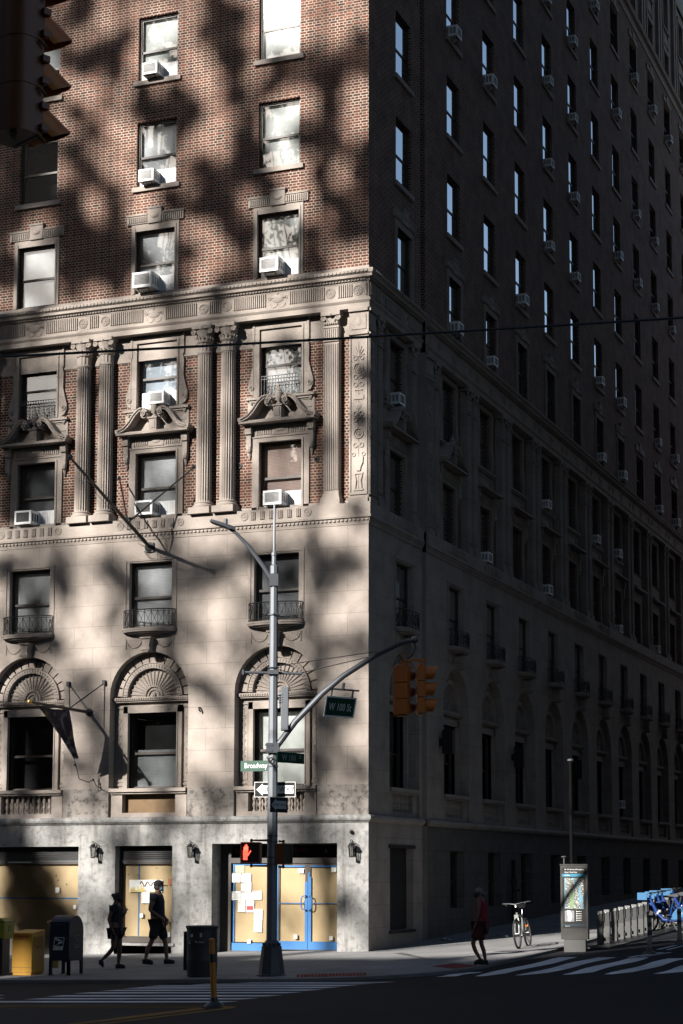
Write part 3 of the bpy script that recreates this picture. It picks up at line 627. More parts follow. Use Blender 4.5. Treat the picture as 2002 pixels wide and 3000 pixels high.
for n,(sz,side,uc,z,w,h,pl,rec,kind,fl,ci) in enumerate(specs):
    mat=ST if side=='L' else STS; rz=LEFT if side=='L' else RIGHT
    loc=(uc,pl,z) if side=='L' else (-pl,uc,z)
    rail=.47
    fr,bm_=BLINDS.get((side,fl,ci),(0,BL3))
    if side=='R':
        fr,bm_=(random.choice([0,0,.5,1]),BL3)
        if kind in('g','arch'): fr=0
    gm=GLX if (side=='L' and ci==0 and fl in(6,7,8)) else GLD if kind in('arch','g') else GL
    if n<100:
        ms=window_meshes(w,h,fr,bm_,gm,rec,rail)
        o=link('window',ms[0],B,loc,rz); link('pane',ms[1],o)
        if ms[2]: link('blind',ms[2],o)
        link('dark_room',ms[3],o)
        if kind in('plain','f11'): link('sill',SILL[mat],o)
        if kind=='f5': link('lintel',LIN[mat],o)
        if kind=='f11': link('lintel',LIN11,o)
        if kind=='f4': link('surround',F4M[mat],o)
        if kind=='f3': link('pedimented_surround' if (side=='L' or ci<2) else 'surround',F3P if side=='L' else (F3S if ci<2 else F3N),o)
    else:
        M=Matrix.Translation(loc)@Matrix.Rotation(rz,4,'Z'); a=w/2
        rest.cur=0; t=.055
        rest.box(-a,-a+t,rec-.03,rec+.07,0,h,M); rest.box(a-t,a,rec-.03,rec+.07,0,h,M); rest.box(-a,a,rec-.03,rec+.07,h-t,h,M); rest.box(-a,a,rec,rec+.06,h*.47-.03,h*.47+.03,M)
        rest.cur=1; rest.add([(-a+t,rec+.02,.04),(a-t,rec+.02,.04),(a-t,rec+.02,h-t),(-a+t,rec+.02,h-t)],[(0,1,2,3)],M)
        rest.cur=3; rest.box(-a,a,rec+.30,rec+.32,0,h,M)
        if fr>0: rest.cur=2; rest.box(-a+t,a-t,rec+.10,rec+.11,h*(1-fr),h,M)
        rest.cur=4
        if kind in('plain','f11'): rest.box(-.70,.70,-.065,.2,-.13,-.003,M)
        if kind in('f5','f11'): 
            rest.box(-.80,.80,-.05,.01,1.90,2.12,M); rest.box(-.2,.2,-.075,.01,1.88,2.27,M); rest.box(.59,.70,-.03,.05,0,1.9,M)
        rest.cur=5
        if kind=='f4': rest.box(-a-.17,-a,-.06,.03,0,h,M); rest.box(a,a+.17,-.06,.03,0,h,M); rest.box(-a-.2,a+.2,-.08,.03,h,h+.16,M)
        if kind=='f3':
            rest.box(-a-.17,-a,-.06,.03,0,h,M); rest.box(a,a+.17,-.06,.03,0,h,M); rest.box(-a-.2,a+.2,-.06,.03,h,h+.4,M); rest.box(-1.0,1.0,-.28,.03,h+.46,h+.54,M); rest.box(-.6,.6,-.06,.03,h+.7,h+.75,M); rest.box(-.9,.9,-.03,.03,h+.54,h+1.08,M)
    # air conditioners
    if side=='L' and (fl,ci) in AC_L:
        wl={0:'leftmost',1:'middle',2:'right-hand'}[ci]
        add_ac('L',uc+AC_L[(fl,ci)],z,pl,(fl,ci) in((3,1),(3,0)),'%s air conditioner in the %s window of the sunlit front, %s'%('dark-grilled' if (fl,ci) in((3,1),(3,0)) else 'white',wl,FLN[fl]),{(5,1):1.0,(5,2):.92,(3,0):.9,(3,1):.92,(3,2):.9}.get((fl,ci),.8))
        k=(w,); 
        m=MB(); m.box(-a_ if 0 else -w/2+.06,w/2-.06,rec-.012,rec+.008,.04,.46)
        for q in range(14): x=-w/2+.09+q*(w-.18)/13; m.box(x-.012,x+.012,rec-.02,rec-.011,.06,.44)
        obj('side_panel',m,WHT,o,smooth=False)
    if side=='R' and (fl,ci) in AC_R:
        random.seed(fl*31+ci)
        dz={1:.3}.get(fl,0)
        add_ac('R',uc-.26+random.uniform(-.03,.1),z+dz,pl,False,'white air conditioner on the shaded side, %s window from the corner, %s'%(ordinal[ci],FLN[fl]),random.uniform(.66,.82))
rw=link('window',rest.mesh('window',restm,False,False),B); rw['kind']='stuff'
# ---- arched bays
def arch_bay(side_bal=True,mat=STP,carv=STC,full=True):
    m=MB(); y=.3; hw=.72
    # back wall pieces behind the arch
    m.quad((-AR,y,4.02),(-hw,y,4.02),(-hw,y,AZ),(-AR,y,AZ)); m.quad((hw,y,4.02),(AR,y,4.02),(AR,y,AZ),(hw,y,AZ)); m.quad((-hw,y,5.97),(hw,y,5.97),(hw,y,AZ),(-hw,y,AZ))
    n=20; P=[(AR*math.cos(PI*i/n),AZ+AR*math.sin(PI*i/n)) for i in range(n+1)]
    for p,q in zip(P,P[1:]): m.add([(0,y,AZ),(p[0],y,p[1]),(q[0],y,q[1])],[(0,1,2)])
    m.quad((-AR,y+.02,3.26),(AR,y+.02,3.26),(AR,y+.02,4.0),(-AR,y+.02,4.0))
    def ring(r0,r1,y0,y1,a0=0,a1=PI,n=24,c=(0,AZ)):
        for i in range(n):
            t0=a0+(a1-a0)*i/n; t1=a0+(a1-a0)*(i+1)/n
            m.prism([(c[0]+r0*math.cos(t0),c[1]+r0*math.sin(t0)),(c[0]+r1*math.cos(t0),c[1]+r1*math.sin(t0)),(c[0]+r1*math.cos(t1),c[1]+r1*math.sin(t1)),(c[0]+r0*math.cos(t1),c[1]+r0*math.sin(t1))],y0,y1)
    k=13
    for i in range(k): ring(.85,AR-.01,y-.075,y,PI*i/k+.02,PI*(i+1)/k-.02,2)
    ring(.72,.84,y-.13,y+.0); ring(.845,.865,y-.15,y,n=20)
    if full:
        for i in range(30): a=PI*(i+.5)/30; c,s=math.cos(a),math.sin(a); m.tube([(.745*c,y-.135,AZ+.745*s),(.815*c,y-.135,AZ+.815*s)],.013,4)
    for i in range(17): a=PI*(i+.5)/17; c,s=math.cos(a),math.sin(a); m.tube([(.23*c,y-.01,AZ+.23*s),(.70*c,y-.02,AZ+.70*s)],[.008,.018],4)
    m.torus((0,y-.02,AZ+.02),.24,.03,n=16,a0=0,a1=PI); m.torus((0,y-.02,AZ+.02),.15,.025,n=12,a0=0,a1=PI); m.ball((0,y-.01,AZ+.04),.07,8)
    m.box(-AR,AR,y-.16,y-.001,AZ-.11,AZ-.03); m.box(-AR,AR,y-.12,y-.001,AZ-.15,AZ-.11)
    if full:
        for i in range(34): x=-1.09+i*2.18/33; m.ball((x,y-.165,AZ-.07),.026,6)
    # surround
    for s in (-1,1):
        x0,x1=sorted((s*.72,s*.84)); m.box(x0,x1,y-.09,y,4.02,6.15); x0,x1=sorted((s*.86,s*1.11)); 
        m.box(x0,x1,y-.03,y,4.1,4.16); m.box(x0,x1,y-.03,y,6.10,6.15)
        x0,x1=sorted((s*.70,s*.73)); m.box(x0,x1,y-.11,y,4.02,6.0)
    m.box(-.84,.84,y-.09,y,5.97,6.15); m.box(-.73,.73,y-.11,y,5.97,6.0)
    m.box(-1.10,1.10,y-.36,y,3.93,4.02); m.box(-1.08,1.08,y-.30,y,3.88,3.93)
    m.box(-1.08,1.08,y-.24,y,3.27,3.40)
    for s in (-1,1): x0,x1=sorted((s*.76,s*1.08)); m.box(x0,x1,y-.24,y,3.40,3.88)
    cvs=[]
    for s in (-1,1):
        cv=MB(); cvs.append(cv)
        x0,x1=sorted((s*.88,s*1.09)); cv.box(x0,x1,y-.022,y-.001,4.2,6.06)
        for zz in [4.4+.2*q for q in range(8)]: cv.torus((s*.985,y-.025,zz),.05 if int(zz*5)%2 else .035,.014,n=10); 
        cv.tube([(s*.985,y-.025,4.25),(s*.985,y-.025,6.0)],.012,5)
    b=MB()
    if side_bal:
        for i in range(9):
            x=-.64+i*.16; b.lathe([(.045,3.40),(.045,3.43),(.025,3.45),(.03,3.50),(.052,3.56),(.035,3.63),(.028,3.65),(.035,3.67),(.05,3.73),(.03,3.81),(.045,3.84),(.045,3.88)],10,c=(x,y-.12))
    else: b.box(-.76,.76,y-.05,y,3.40,3.88)
    return m,cvs,b
PNL=plain('brown_panel',(.16,.10,.05),.8,var=.4)
def place_arch(c,side,bal=True):
    rz=LEFT if side=='L' else RIGHT; mt,cv=(STP,STC) if side=='L' else (STS,STSC)
    key=('arch',side,bal)
    if key not in WMC:
        a,b2,b3=arch_bay(bal,full=side=='L'); WMC[key]=(a.mesh('arched_bay',mt),[q_.mesh('carved_strip',mt) for q_ in b2],b3.mesh('balustrade',(mt if bal else PNL)))
    a,b2,b3=WMC[key]; loc=(c,0,0) if side=='L' else (0,c,0)
    o=link('arched_bay',a,B,loc,rz); [link('carved_strip',q_,o) for q_ in b2]; link('balustrade' if bal else 'lower_panel',b3,o)
for i,c in enumerate(LC): place_arch(c,'L',i!=1)
for c in RC[:12]: place_arch(c,'R')
# ---- balconies
def balcony():
    s=MB(); a,d=.77,.32
    def ell(a,d,n=18): return [(-a*math.cos(PI*i/n),-d*math.sin(PI*i/n)**.75) for i in range(n+1)]
    for (k,z0,z1) in ((1,8.075,8.12),(.96,8.05,8.075),(.98,8.025,8.05),(.80,7.99,8.025),(.5,7.96,7.99)):
        e=ell(a*k,d*k); n=len(e); s.add([(x,y,z0) for x,y in e]+[(x,y,z1) for x,y in e],[tuple(range(n)),tuple(range(2*n-1,n-1,-1))]+[(i,(i+1)%n,n+(i+1)%n,n+i) for i in range(n)])
    b=MB(); b.prism([(-.13,7.86),(.13,7.86),(.09,7.66),(.11,7.55),(.07,7.50),(-.07,7.50),(-.11,7.55),(-.09,7.66)],-.22,0); b.tube([(-.12,-.2,7.57),(.12,-.2,7.57)],.05,8); b.box(-.16,.16,-.26,0,7.84,7.88)
    for q in (-1,1):
        b.torus((q*.44,-.01,7.86),.22,.014,n=14,a0=PI+.2,a1=2*PI-.2,m=5)
        for k in range(8): an=PI+.3+k*(PI-.6)/7; b.ball((q*.44+.22*math.cos(an),-.015,7.86+.22*math.sin(an)),.022,5)
        b.tube([(q*.68,-.01,7.88),(q*.68,-.01,7.62)],[.012,.02],5)
    r=MB(); e=ell(a*.95,d*.93,24)
    r.tube([(x,y,8.59) for x,y in e],.016,6); r.tube([(x,y,8.17) for x,y in e],.012,5); r.tube([(x,y,8.54) for x,y in e],.008,5)
    for i in range(0,25,2): x,y=e[i]; r.tube([(x,y,8.12),(x,y,8.59)],.009,5)
    for i in range(0,24,2):
        x0,y0=e[i];x1,y1=e[i+2]
        for (za,zb) in ((8.17,8.54),(8.54,8.17)): r.tube([(x0,y0,za),(e[i+1][0],e[i+1][1],(za+zb)/2),(x1,y1,zb)],.006,4)
    return s,b,r
BM={}
for side,mt in (('L',STP),('R',STS)):
    s,b,r=balcony(); BM[side]=(s.mesh('balcony',mt),b.mesh('bracket',mt),r.mesh('railing',BLK))
for side,cs in (('L',LC),('R',RC[:12])):
    for c in cs:
        loc=(c,0,0) if side=='L' else (0,c,0); o=link('balcony',BM[side][0],B,loc,LEFT if side=='L' else RIGHT); link('bracket',BM[side][1],o); link('railing',BM[side][2],o)
        if side=='L' or c<12:
            m=MB()
            for x0,x1,z0,z1 in ((-.76,-.70,8.15,9.96),(.70,.76,8.15,9.96),(-.70,.70,9.90,9.96)): m.box(x0,x1,-.022,.01,z0,z1)
            link('window_margin',m.mesh('window_margin',STP if side=='L' else STS,False),B,loc,LEFT if side=='L' else RIGHT)
# window guards on the upper colonnade floor
def guard(n=15):
    r=MB(); 
    for z in (.52,.02,.44): r.box(-.58,.58,-.012,.012,z,z+.02)
    for i in range(n): x=-.55+i*1.1/(n-1); r.tube([(x,0,.03),(x,0,.53)],.009,5)
    for i in range(n-1):
        if i%2==0: x=-.55+(i+.5)*1.1/(n-1)+.04; r.torus((x,0,.22),.045,.008,n=8,m=4)
    return r.mesh('window_guard',BLK)
gm_=guard()
for c in (LC[2],LC[0]): link('window_guard',gm_,B,(c,RY-.02,14.0))
# round wall plates, utility holes
m=MB(); 
for x,z in ((-3.64,12.25),(-1.50,12.25)): m.torus((x,.235,z),.06,.018,n=14); m.ball((x,.235,z),.04,8)
obj('round_wall_plate',m,BLK,B)
# ---- upper colonnade pilasters on the side street
m=MB()
for mu in [(a+b)/2 for a,b in zip(RC[7:],RC[8:])]:
    for q in (-.36,.12): m.box(mu+q,mu+q+.26,-.14,.01,37.93,42.6)
for c in RC[8:]:
    for s in (-1,1): x0,x1=sorted((s*.5,s*.66)); m.box(c+x0,c+x1,-.05,.01,37.93,42.1)
    m.box(c-.66,c+.66,-.06,.01,39.1,39.3); m.box(c-.62,c+.62,-.09,.01,40.15,40.24); m.box(c-.66,c+.66,-.06,.01,42.0,42.2); m.box(c-.4,c+.4,-.04,.01,39.5,39.9)
obj('upper_pilasters',m,STSL,B,rz=RIGHT,smooth=False)
# ================================================================== STOREFRONTS (parts of the building)
def sheet(name,parent,x0,x1,z0,z1,y,mat,rot=0,th=.004):
    if mat is GLP:
        m=MB(); a,b=(x1-x0)/2,(z1-z0)/2; m.quad((-a,0,-b),(a,0,-b),(a,0,b),(-a,0,b)); return link(name,m.mesh(name,mat,False,False),parent,((x0+x1)/2,y,(z0+z1)/2))
    m=MB(); a,b=(x1-x0)/2,(z1-z0)/2; m.box(-a,a,-th,0,-b,b)
    return obj(name,m,mat,parent,((x0+x1)/2,y,(z0+z1)/2),rot=(0,rot,0),smooth=False)
def louver(x0,x1,z0,z1,y,n=7):
    m=MB(); m.box(x0,x1,y+.05,y+.07,z0,z1)
    for i in range(n):
        z=z0+(i+.5)*(z1-z0)/n; m.add([(x0,y,z-.022),(x1,y,z-.022),(x1,y+.05,z+.022),(x0,y+.05,z+.022),(x0,y,z-.012),(x1,y,z-.012),(x1,y+.05,z+.032),(x0,y+.05,z+.032)],[(0,1,2,3),(7,6,5,4),(0,4,5,1),(1,5,6,2),(2,6,7,3),(3,7,4,0)])
    m.box(x0,x1,y-.01,y+.05,z0-.05,z0)
    return m
# entrance with taped doors
S3=obj('shop_entrance',(lambda m:(m.box(-3.93,-3.88,.46,.56,-.15,2.60),m.box(-2.70,-2.62,.46,.56,-.15,2.60),m.box(-.87,-.82,.46,.56,-.15,2.60),m.box(-3.88,-.87,.45,.56,2.12,2.25),m.box(-3.88,-2.70,.46,.56,-.15,-.05),m.box(-3.88,-.87,.47,.55,2.56,2.60),m.box(-4.19,-3.93,.5,.56,-.2,2.6),m)[-1])(MB()),plain('bronze_shop_frame',(.05,.045,.04),.4),B,smooth=False)
sheet('transom_glass',S3,-3.88,-.87,2.25,2.56,.50,GLP); 
m=MB(); m.box(-3.9,-.85,.80,.82,-.1,2.6); m.box(-4.2,-.8,.56,.58,2.6,3.0); obj('dark_room',m,DRK,S3,smooth=False)
sheet('kraft_paper',S3,-3.84,-2.71,.16,2.11,.528,KRF); sheet('shop_glass',S3,-3.88,-2.70,.14,2.12,.505,GLP)
sheet('blue_tape',S3,-3.86,-2.70,-.05,.14,.498,BTP); sheet('blue_tape',S3,-3.83,-3.79,.16,2.12,.50,BTP); sheet('blue_tape',S3,-3.84,-2.71,2.07,2.11,.502,BTP)
def doorleaf(x0,x1,hx):
    m=MB(); y=.48
    m.box(x0,x0+.07,y,y+.05,-.02,2.12); m.box(x1-.07,x1,y,y+.05,-.02,2.12); m.box(x0+.07,x1-.07,y,y+.05,2.05,2.12); m.box(x0+.07,x1-.07,y,y+.05,-.02,.20)
    d=obj('door',m,FR,B,smooth=False)
    sheet('kraft_paper',d,x0+.075,x1-.075,.2,2.06,y+.04,KRF); sheet('shop_glass',d,x0+.07,x1-.07,.2,2.05,y+.022,GLP)
    sheet('blue_tape',d,x0+.005,x1-.005,0,.20,y-.004,BTP)
    for (a,b,c,e) in ((x0 if hx>0 else x1-.03,x0+.03 if hx>0 else x1,.2,2.05),(x0+.07,x1-.07,2.02,2.06),(x0+.07,x1-.07,1.12,1.14)): sheet('blue_tape',d,a,b,c,e,y-.003,BTP)
    if hx>0: sheet('blue_tape',d,x1-.075,x1-.002,.2,1.66,y-.005,BTP)
    else: sheet('blue_tape',d,x0+.002,x0+.05,.2,1.90,y-.005,BTP); sheet('blue_tape',d,x0+.05,x0+.09,.2,1.78,y-.006,BTP)
    h=MB(); q=x1-.035 if hx>0 else x0+.035; h.tube([(q,y,1.32),(q,y-.07,1.32),(q-.08*hx,y-.08,1.30),(q-.11*hx,y-.08,1.22),(q-.11*hx,y-.08,1.06),(q-.08*hx,y-.08,.99),(q,y-.07,.97),(q,y,.97)],.016,8)
    obj('handle',h,BTP,d)
    return d
dl=doorleaf(-2.62,-1.79,1); dr=doorleaf(-1.785,-.93,-1)
sheet('white_note',dl,-2.05,-1.90,1.87,1.99,.478,PAP,.05); sheet('white_note',dr,-1.16,-1.03,1.90,2.01,.478,PAP,.06)
def tagbox(par,x,z,y): 
    m=MB(); m.box(x-.045,x+.045,y-.03,y,z-.05,z+.05); m.box(x-.02,x+.02,y-.034,y-.03,z-.02,z+.0); obj('small_box',m,PAP,par,smooth=False)
tagbox(dl,-2.10,.31,.475); tagbox(dr,-1.155,.29,.475); tagbox(S3,-3.37,.18,.49)
def notice(x0,x1,z0,z1,y,par,head='NYC',lines=6,red=False):
    s=sheet('notice',par,x0,x1,z0,z1,y,PAP,random.uniform(-.02,.02)); w_,h_=x1-x0,z1-z0
    m=MB(); m.box(-w_/2+.01,w_/2-.01,-.006,-.004,h_/2-.062,h_/2-.05)
    for i in range(lines): z=h_/2-.085-i*(h_-.11)/lines; m.box(-w_/2+.02,w_/2-.02-random.random()*.06,-.0055,-.004,z-.004,z+.003)
    obj('print',m,GRYP,s,smooth=False)
    if head: text(head,.055,INK,s,(-w_/2+.055,-.007,h_/2-.025))
for a in ((-3.90,-3.63,1.64,1.87),(-3.61,-3.34,1.65,1.87),(-3.61,-3.33,1.41,1.64),(-3.89,-3.62,1.20,1.42),(-3.61,-3.33,1.20,1.42),(-3.32,-3.05,1.21,1.43)): notice(*a,.499,S3)
notice(-3.70,-3.49,.91,1.20,.500,S3,'',7); notice(-3.25,-3.02,.70,.98,.499,S3,'',7); notice(-3.25,-3.03,.41,.69,.4985,S3,'',7)
s=sheet('notice',S3,-3.47,-3.25,.90,1.19,.497,PAP); text('STOP',.065,INK,s,(0,-.006,.10)); m=MB(); m.box(-.09,.09,-.006,-.004,-.09,.01); obj('red_panel',m,REDI,s,smooth=False)
sheet('pale_sheet',S3,-3.84,-3.53,1.88,2.07,.512,flat('pale_green_paper',(.42,.45,.30)))
text('L',.12,GRYP,S3,(-1.30,.49,2.42)); sheet('pale_sheet',S3,-2.35,-2.10,2.38,2.5,.53,flat('dim_green_paper',(.16,.2,.13))); sheet('pale_sheet',S3,-2.08,-1.80,2.42,2.5,.53,REDI); sheet('pale_sheet',S3,-3.80,-3.62,2.36,2.5,.53,REDI)
# middle shop window
S2=obj('shop_window',(lambda m:(m.box(-6.93,-6.89,.24,.34,.12,2.17),m.box(-5.34,-5.30,.24,.34,.12,2.17),m.box(-6.89,-5.34,.24,.34,.12,.26),m.box(-6.89,-5.34,.24,.34,2.10,2.17),m.box(-6.93,-5.3,.5,.52,.12,2.17),m)[-1])(MB()),FR,B,smooth=False)
obj('louver',louver(-6.93,-5.30,2.19,2.56,.24),LOUV,S2,smooth=False)
sheet('kraft_paper',S2,-6.88,-5.35,.27,2.11,.33,KRF); sheet('shop_glass',S2,-6.89,-5.34,.26,2.10,.29,GLP)
sheet('blue_tape',S2,-6.42,-6.385,.26,2.10,.322,BTP); sheet('blue_tape',S2,-6.885,-6.865,.27,2.1,.322,BTP); sheet('blue_tape',S2,-6.40,-6.15,2.06,2.09,.321,BTP); sheet('blue_tape',S2,-5.37,-5.352,.27,1.4,.321,BTP)
ban=sheet('banner',S2,-6.66,-5.72,1.39,1.70,.283,PAP)
m=MB(); pts=[]
for i in range(41):
    t=i/40; pts.append((-.16+.52*t,-.012,.05+.065*math.sin(t*2*PI*3)*(1-.4*t)))
m.tube(pts,.011,6); obj('squiggle',m,plain('brown_ink',(.13,.05,.03)),ban)
m=MB(); random.seed(3)
for i in range(14): x=-.45+i*.031; m.box(x,x+.022,-.008,-.004,-.15,-.15+random.uniform(.04,.17))
for i in range(6): x=.12+i*.055; m.box(x,x+.03,-.008,-.004,-.15,-.15+random.uniform(.02,.07))
obj('yellow_skyline',m,plain('mustard_ink',(.55,.40,.06)),ban,smooth=False)
m=MB(); m.box(-.09,.03,-.007,-.004,-.14,-.11); obj('red_bar',m,REDI,ban,smooth=False)
notice(-6.31,-6.08,1.11,1.385,.284,S2,'',6); tagbox(S2,-6.29,.80,.283); sheet('white_note',S2,-5.60,-5.47,.27,.39,.283,PAP); sheet('orange_note',S2,-5.55,-5.45,1.57,1.73,.284,plain('orange_paper',(.35,.13,.05)))
m=MB()
for x,z in ((-6.72,1.83),(-6.45,1.82),(-5.9,2.0)): m.ball((x,.322,z),.016,6)
obj('paper_hole',m,INK,S2)
obj('window_ledge',(lambda m:(m.box(-7.02,-5.22,-.04,.26,.05,.12),m.box(-6.93,-5.3,.0,.25,-.3,.05),m)[-1])(MB()),CEM,B,smooth=False)
# left shop window
S1=obj('shop_window',(lambda m:(m.box(-12.4,-12.3,.24,.34,-.4,2.17),m.box(-8.06,-8.0,.24,.34,-.4,2.17),m.box(-12.3,-8.06,.24,.34,2.10,2.17),m.box(-12.3,-8.06,.24,.34,-.4,.22),m.box(-10.9,-10.85,.24,.34,.22,2.1),m.box(-12.4,-8,.5,.52,-.4,2.17),m)[-1])(MB()),FR,B,smooth=False)
obj('louver',louver(-12.4,-8.0,2.19,2.55,.24),LOUV,S1,smooth=False)
sheet('kraft_paper',S1,-12.28,-8.08,.22,2.11,.33,KRF); sheet('shop_glass',S1,-12.3,-8.06,.22,2.10,.29,GLP)
sheet('blue_tape',S1,-12.2,-8.08,1.20,1.235,.322,BTP); sheet('blue_tape',S1,-8.10,-8.08,.3,2.1,.321,BTP); sheet('white_note',S1,-8.83,-8.71,1.36,1.50,.283,PAP,-.05); tagbox(S1,-8.23,1.0,.283); sheet('pale_strip',S1,-10.23,-9.54,2.135,2.165,.232,plain('pale_strip',(.4,.42,.36)))
m=MB()
for x,z in ((-8.84,1.80),(-8.78,1.68),(-8.52,1.58),(-9.25,1.70),(-8.6,1.22)): m.ball((x,.322,z),.018,6)
obj('paper_hole',m,INK,S1)
# dark shop panels on the side
m=MB(); m.box(1.45,3.3,.20,.26,.40,2.55); m.box(1.40,3.35,-.03,.02,2.50,2.58); m.box(1.42,3.33,-.04,.02,.38,.45); obj('boarded_opening',m,BLK,B,rz=RIGHT,smooth=False)
# ================================================================== LANTERNS
def lantern():
    m=MB(); m.lathe([(.02,.33),(.06,.33),(.065,.36),(.055,.38)],10)
    for k in range(6): a=2*PI*k/6; m.tube([(.075*math.cos(a),.075*math.sin(a),.30),(.055*math.cos(a),.055*math.sin(a),.05)],.007,4)
    m.lathe([(.10,.295),(.10,.305),(.05,.345),(.03,.38),(.01,.40)],12); m.lathe([(.06,.03),(.06,.05),(.02,.06)],12); m.torus((0,0,.425),.028,.009,n=12,m=5)
    m.tube([(0,.05,.37),(0,.10,.42),(0,.17,.40),(0,.20,.28)],.011,6)
    return m
lm=lantern(); bk=MB(); bk.prism([(-.04,.05),(.04,.05),(.055,.30),(.0,.36),(-.055,.30)],.19,.215); bk.tube([(0,.20,.10),(0,.10,.06),(0,.02,.04)],.01,6)
gl=MB(); gl.lathe([(.05,.06),(.07,.29)],10)
LG=glassmat('lantern_glass',1.2,(.85,.85,.82)); lms=(lm.mesh('frame',BLK),bk.mesh('wall_plate',BLK),gl.mesh('globe',LG,True))
for x,lab in ((-7.46,'black wall lantern on the pillar between the two papered shop windows'),(-4.70,'black wall lantern on the pillar left of the blue taped doors'),(-.36,'black wall lantern on the corner pillar right of the blue taped doors')):
    t=thing('wall_lantern',lab,'lantern',(x,-.215,2.22),group='wall lanterns on the shop pillars')
    for nme,me in zip(('frame','wall_plate','globe'),lms): link(nme,me,t)
m=MB(); m.lathe([(.045,0),(.05,.05),(.03,.07)],12,M=Matrix.Rotation(PI/2,4,'X')); m.ball((0,-.07,0),.03,8)
t=thing('security_camera','small dark dome camera high on the corner pillar above the lantern','camera',(-.425,0,2.866)); obj('mount',m,BLK,t)
t=thing('wall_hook','small dark hook on the pale wall right of the middle arch','hook',(-4.56,0,6.0)); obj('hook',MB().tube([(0,0,.03),(0,-.08,.03),(.02,-.10,-.03),(.04,-.06,-.08)],.022,6),BLK,t)
# ================================================================== FLAGPOLES
t=thing('flagpole','long bare dark flagpole slanting up from the wall below the lower cornice','flagpole',(-6.056,0,10.24))
e=Vector((0,-4.05,1.463)); p=obj('pole',MB().tube([(0,0,0),e*.5,e],[.05,.045,.03],10),BLK,t); obj('finial',MB().ball(tuple(e*1.02),.075,12),DOCK,t)
m=MB(); m.box(-.12,.12,-.05,0,-.12,.12); m.lathe([(.14,0),(.14,.04),(.07,.08)],14,M=Matrix.Translation((0,0,0))@Matrix.Rotation(PI/2,4,'X')); obj('wall_bracket',m,BLK,t)
m=MB(); at=e*.30; m.tube([at,(1.24,0,2.02)],.022,6); m.tube([at,(-.93,0,1.90)],.022,6); m.ball((1.24,-.02,2.02),.06,8); m.ball((-.93,-.02,1.90),.05,8); obj('stay_rod',m,BLK,t)
m=MB(); m.tube([e*.98+Vector((0,0,-.03)),e*.72+Vector((.06,0,-.22)),e*.4+Vector((.1,0,-.3)),e*.06+Vector((.05,0,-.1))],.006,4); m.tube([(.0,-.1,0),(.25,-.1,-.12),(.3,-.12,-.35),(.05,-.15,-.3),(-.12,-.1,-.1)],.008,4); m.tube([(0,-.06,.0),(-.3,-.06,.1),(-.35,-.08,.45),(.1,-.06,.55),(.45,-.05,.2),(.5,-.04,-.1)],.006,4); obj('halyard',m,BLK,t)
t=thing('flagpole','short dark flagpole with gold ball holding the flag beside the left arch','flagpole',(-7.757,0,6.01))
obj('pole',MB().tube([(0,0,0),(0,-2.85,.02)],[.045,.03],10),BLK,t); obj('finial',MB().ball((0,-2.93,.02),.065,12),plain('brass_ball',(.5,.33,.1),.3,.8),t)
m=MB()
m.lathe([(.10,0),(.10,.04),(.06,.07)],12,M=Matrix.Rotation(PI/2,4,'X')); obj('wall_bracket',m,BLK,t)
m=MB(); a=Vector((0,-1.0,.03)); m.tube([a,(-.62,0,.76)],.016,6); m.tube([a,(.44,0,.76)],.016,6); m.box(-.66,-.58,-.08,0,.70,.82); m.box(.40,.48,-.08,0,.70,.82); obj('stay_rod',m,BLK,t)
# flag hanging limp
fm=bpy.data.meshes.new('flag'); nx,nz=22,26; vs=[];fs=[]
top0,top1=Vector((0,-2.57,-.03)),Vector((0,-1.05,.0)); bot=Vector((.0,-.62,-1.30))
for j in range(nz+1):
    v=j/nz
    for i in range(nx+1):
        u=i/nx; a=top0.lerp(top1,u); k=v
        bb=Vector((.04,-.75+.12*u,-1.27+.06*math.sin(u*3))); q=a.lerp(bb,k)
        q.z+=-.10*math.sin(PI*u)*(1-v)*.5
        q.x+=.05*math.sin(u*14+v*3)*(.25+.75*v); vs.append(tuple(q))
for j in range(nz):
    for i in range(nx): a=j*(nx+1)+i; fs.append((a,a+1,a+nx+2,a+nx+1))
fm.from_pydata(vs,[],fs); fm.materials.append(FLG); [setattr(p_,'use_smooth',True) for p_ in fm.polygons]
f=link('flag',fm,None,(-7.757,0,6.01)); tag(f,'limp dark flag with pale and yellow patches hanging from the short gold-tipped pole','flag')
m=MB(); m.tube([(0,-.72,-1.3),(.02,-.66,-1.42),(.05,-.55,-1.75),(.22,-.35,-1.83),(.26,-.2,-1.74),(.33,-.15,-1.92),(.55,-.05,-2.06),(.68,-.02,-1.98)],.012,5); 
for q in ((0,-.7,-1.4),(.26,-.2,-1.76)): m.ball(q,.035,6)
obj('tie_cord',m,BLK,f)
# ================================================================== GROUND
def ground_strip(name,xs,ys,dz,mat,kind='structure'):
    m=MB(); vs=[(x,y,gz(x,y)+dz) for y in ys for x in xs]; n=len(xs)
    fs=[(j*n+i,j*n+i+1,(j+1)*n+i+1,(j+1)*n+i) for j in range(len(ys)-1) for i in range(n-1)]
    m.add(vs,fs); o=link(name,m.mesh(name,mat,False,False)); o['kind']=kind; return o
ground_strip('road',[-600,-60,0,60,600],[-600,-60,-30,0,120,900],-.06,ASP)
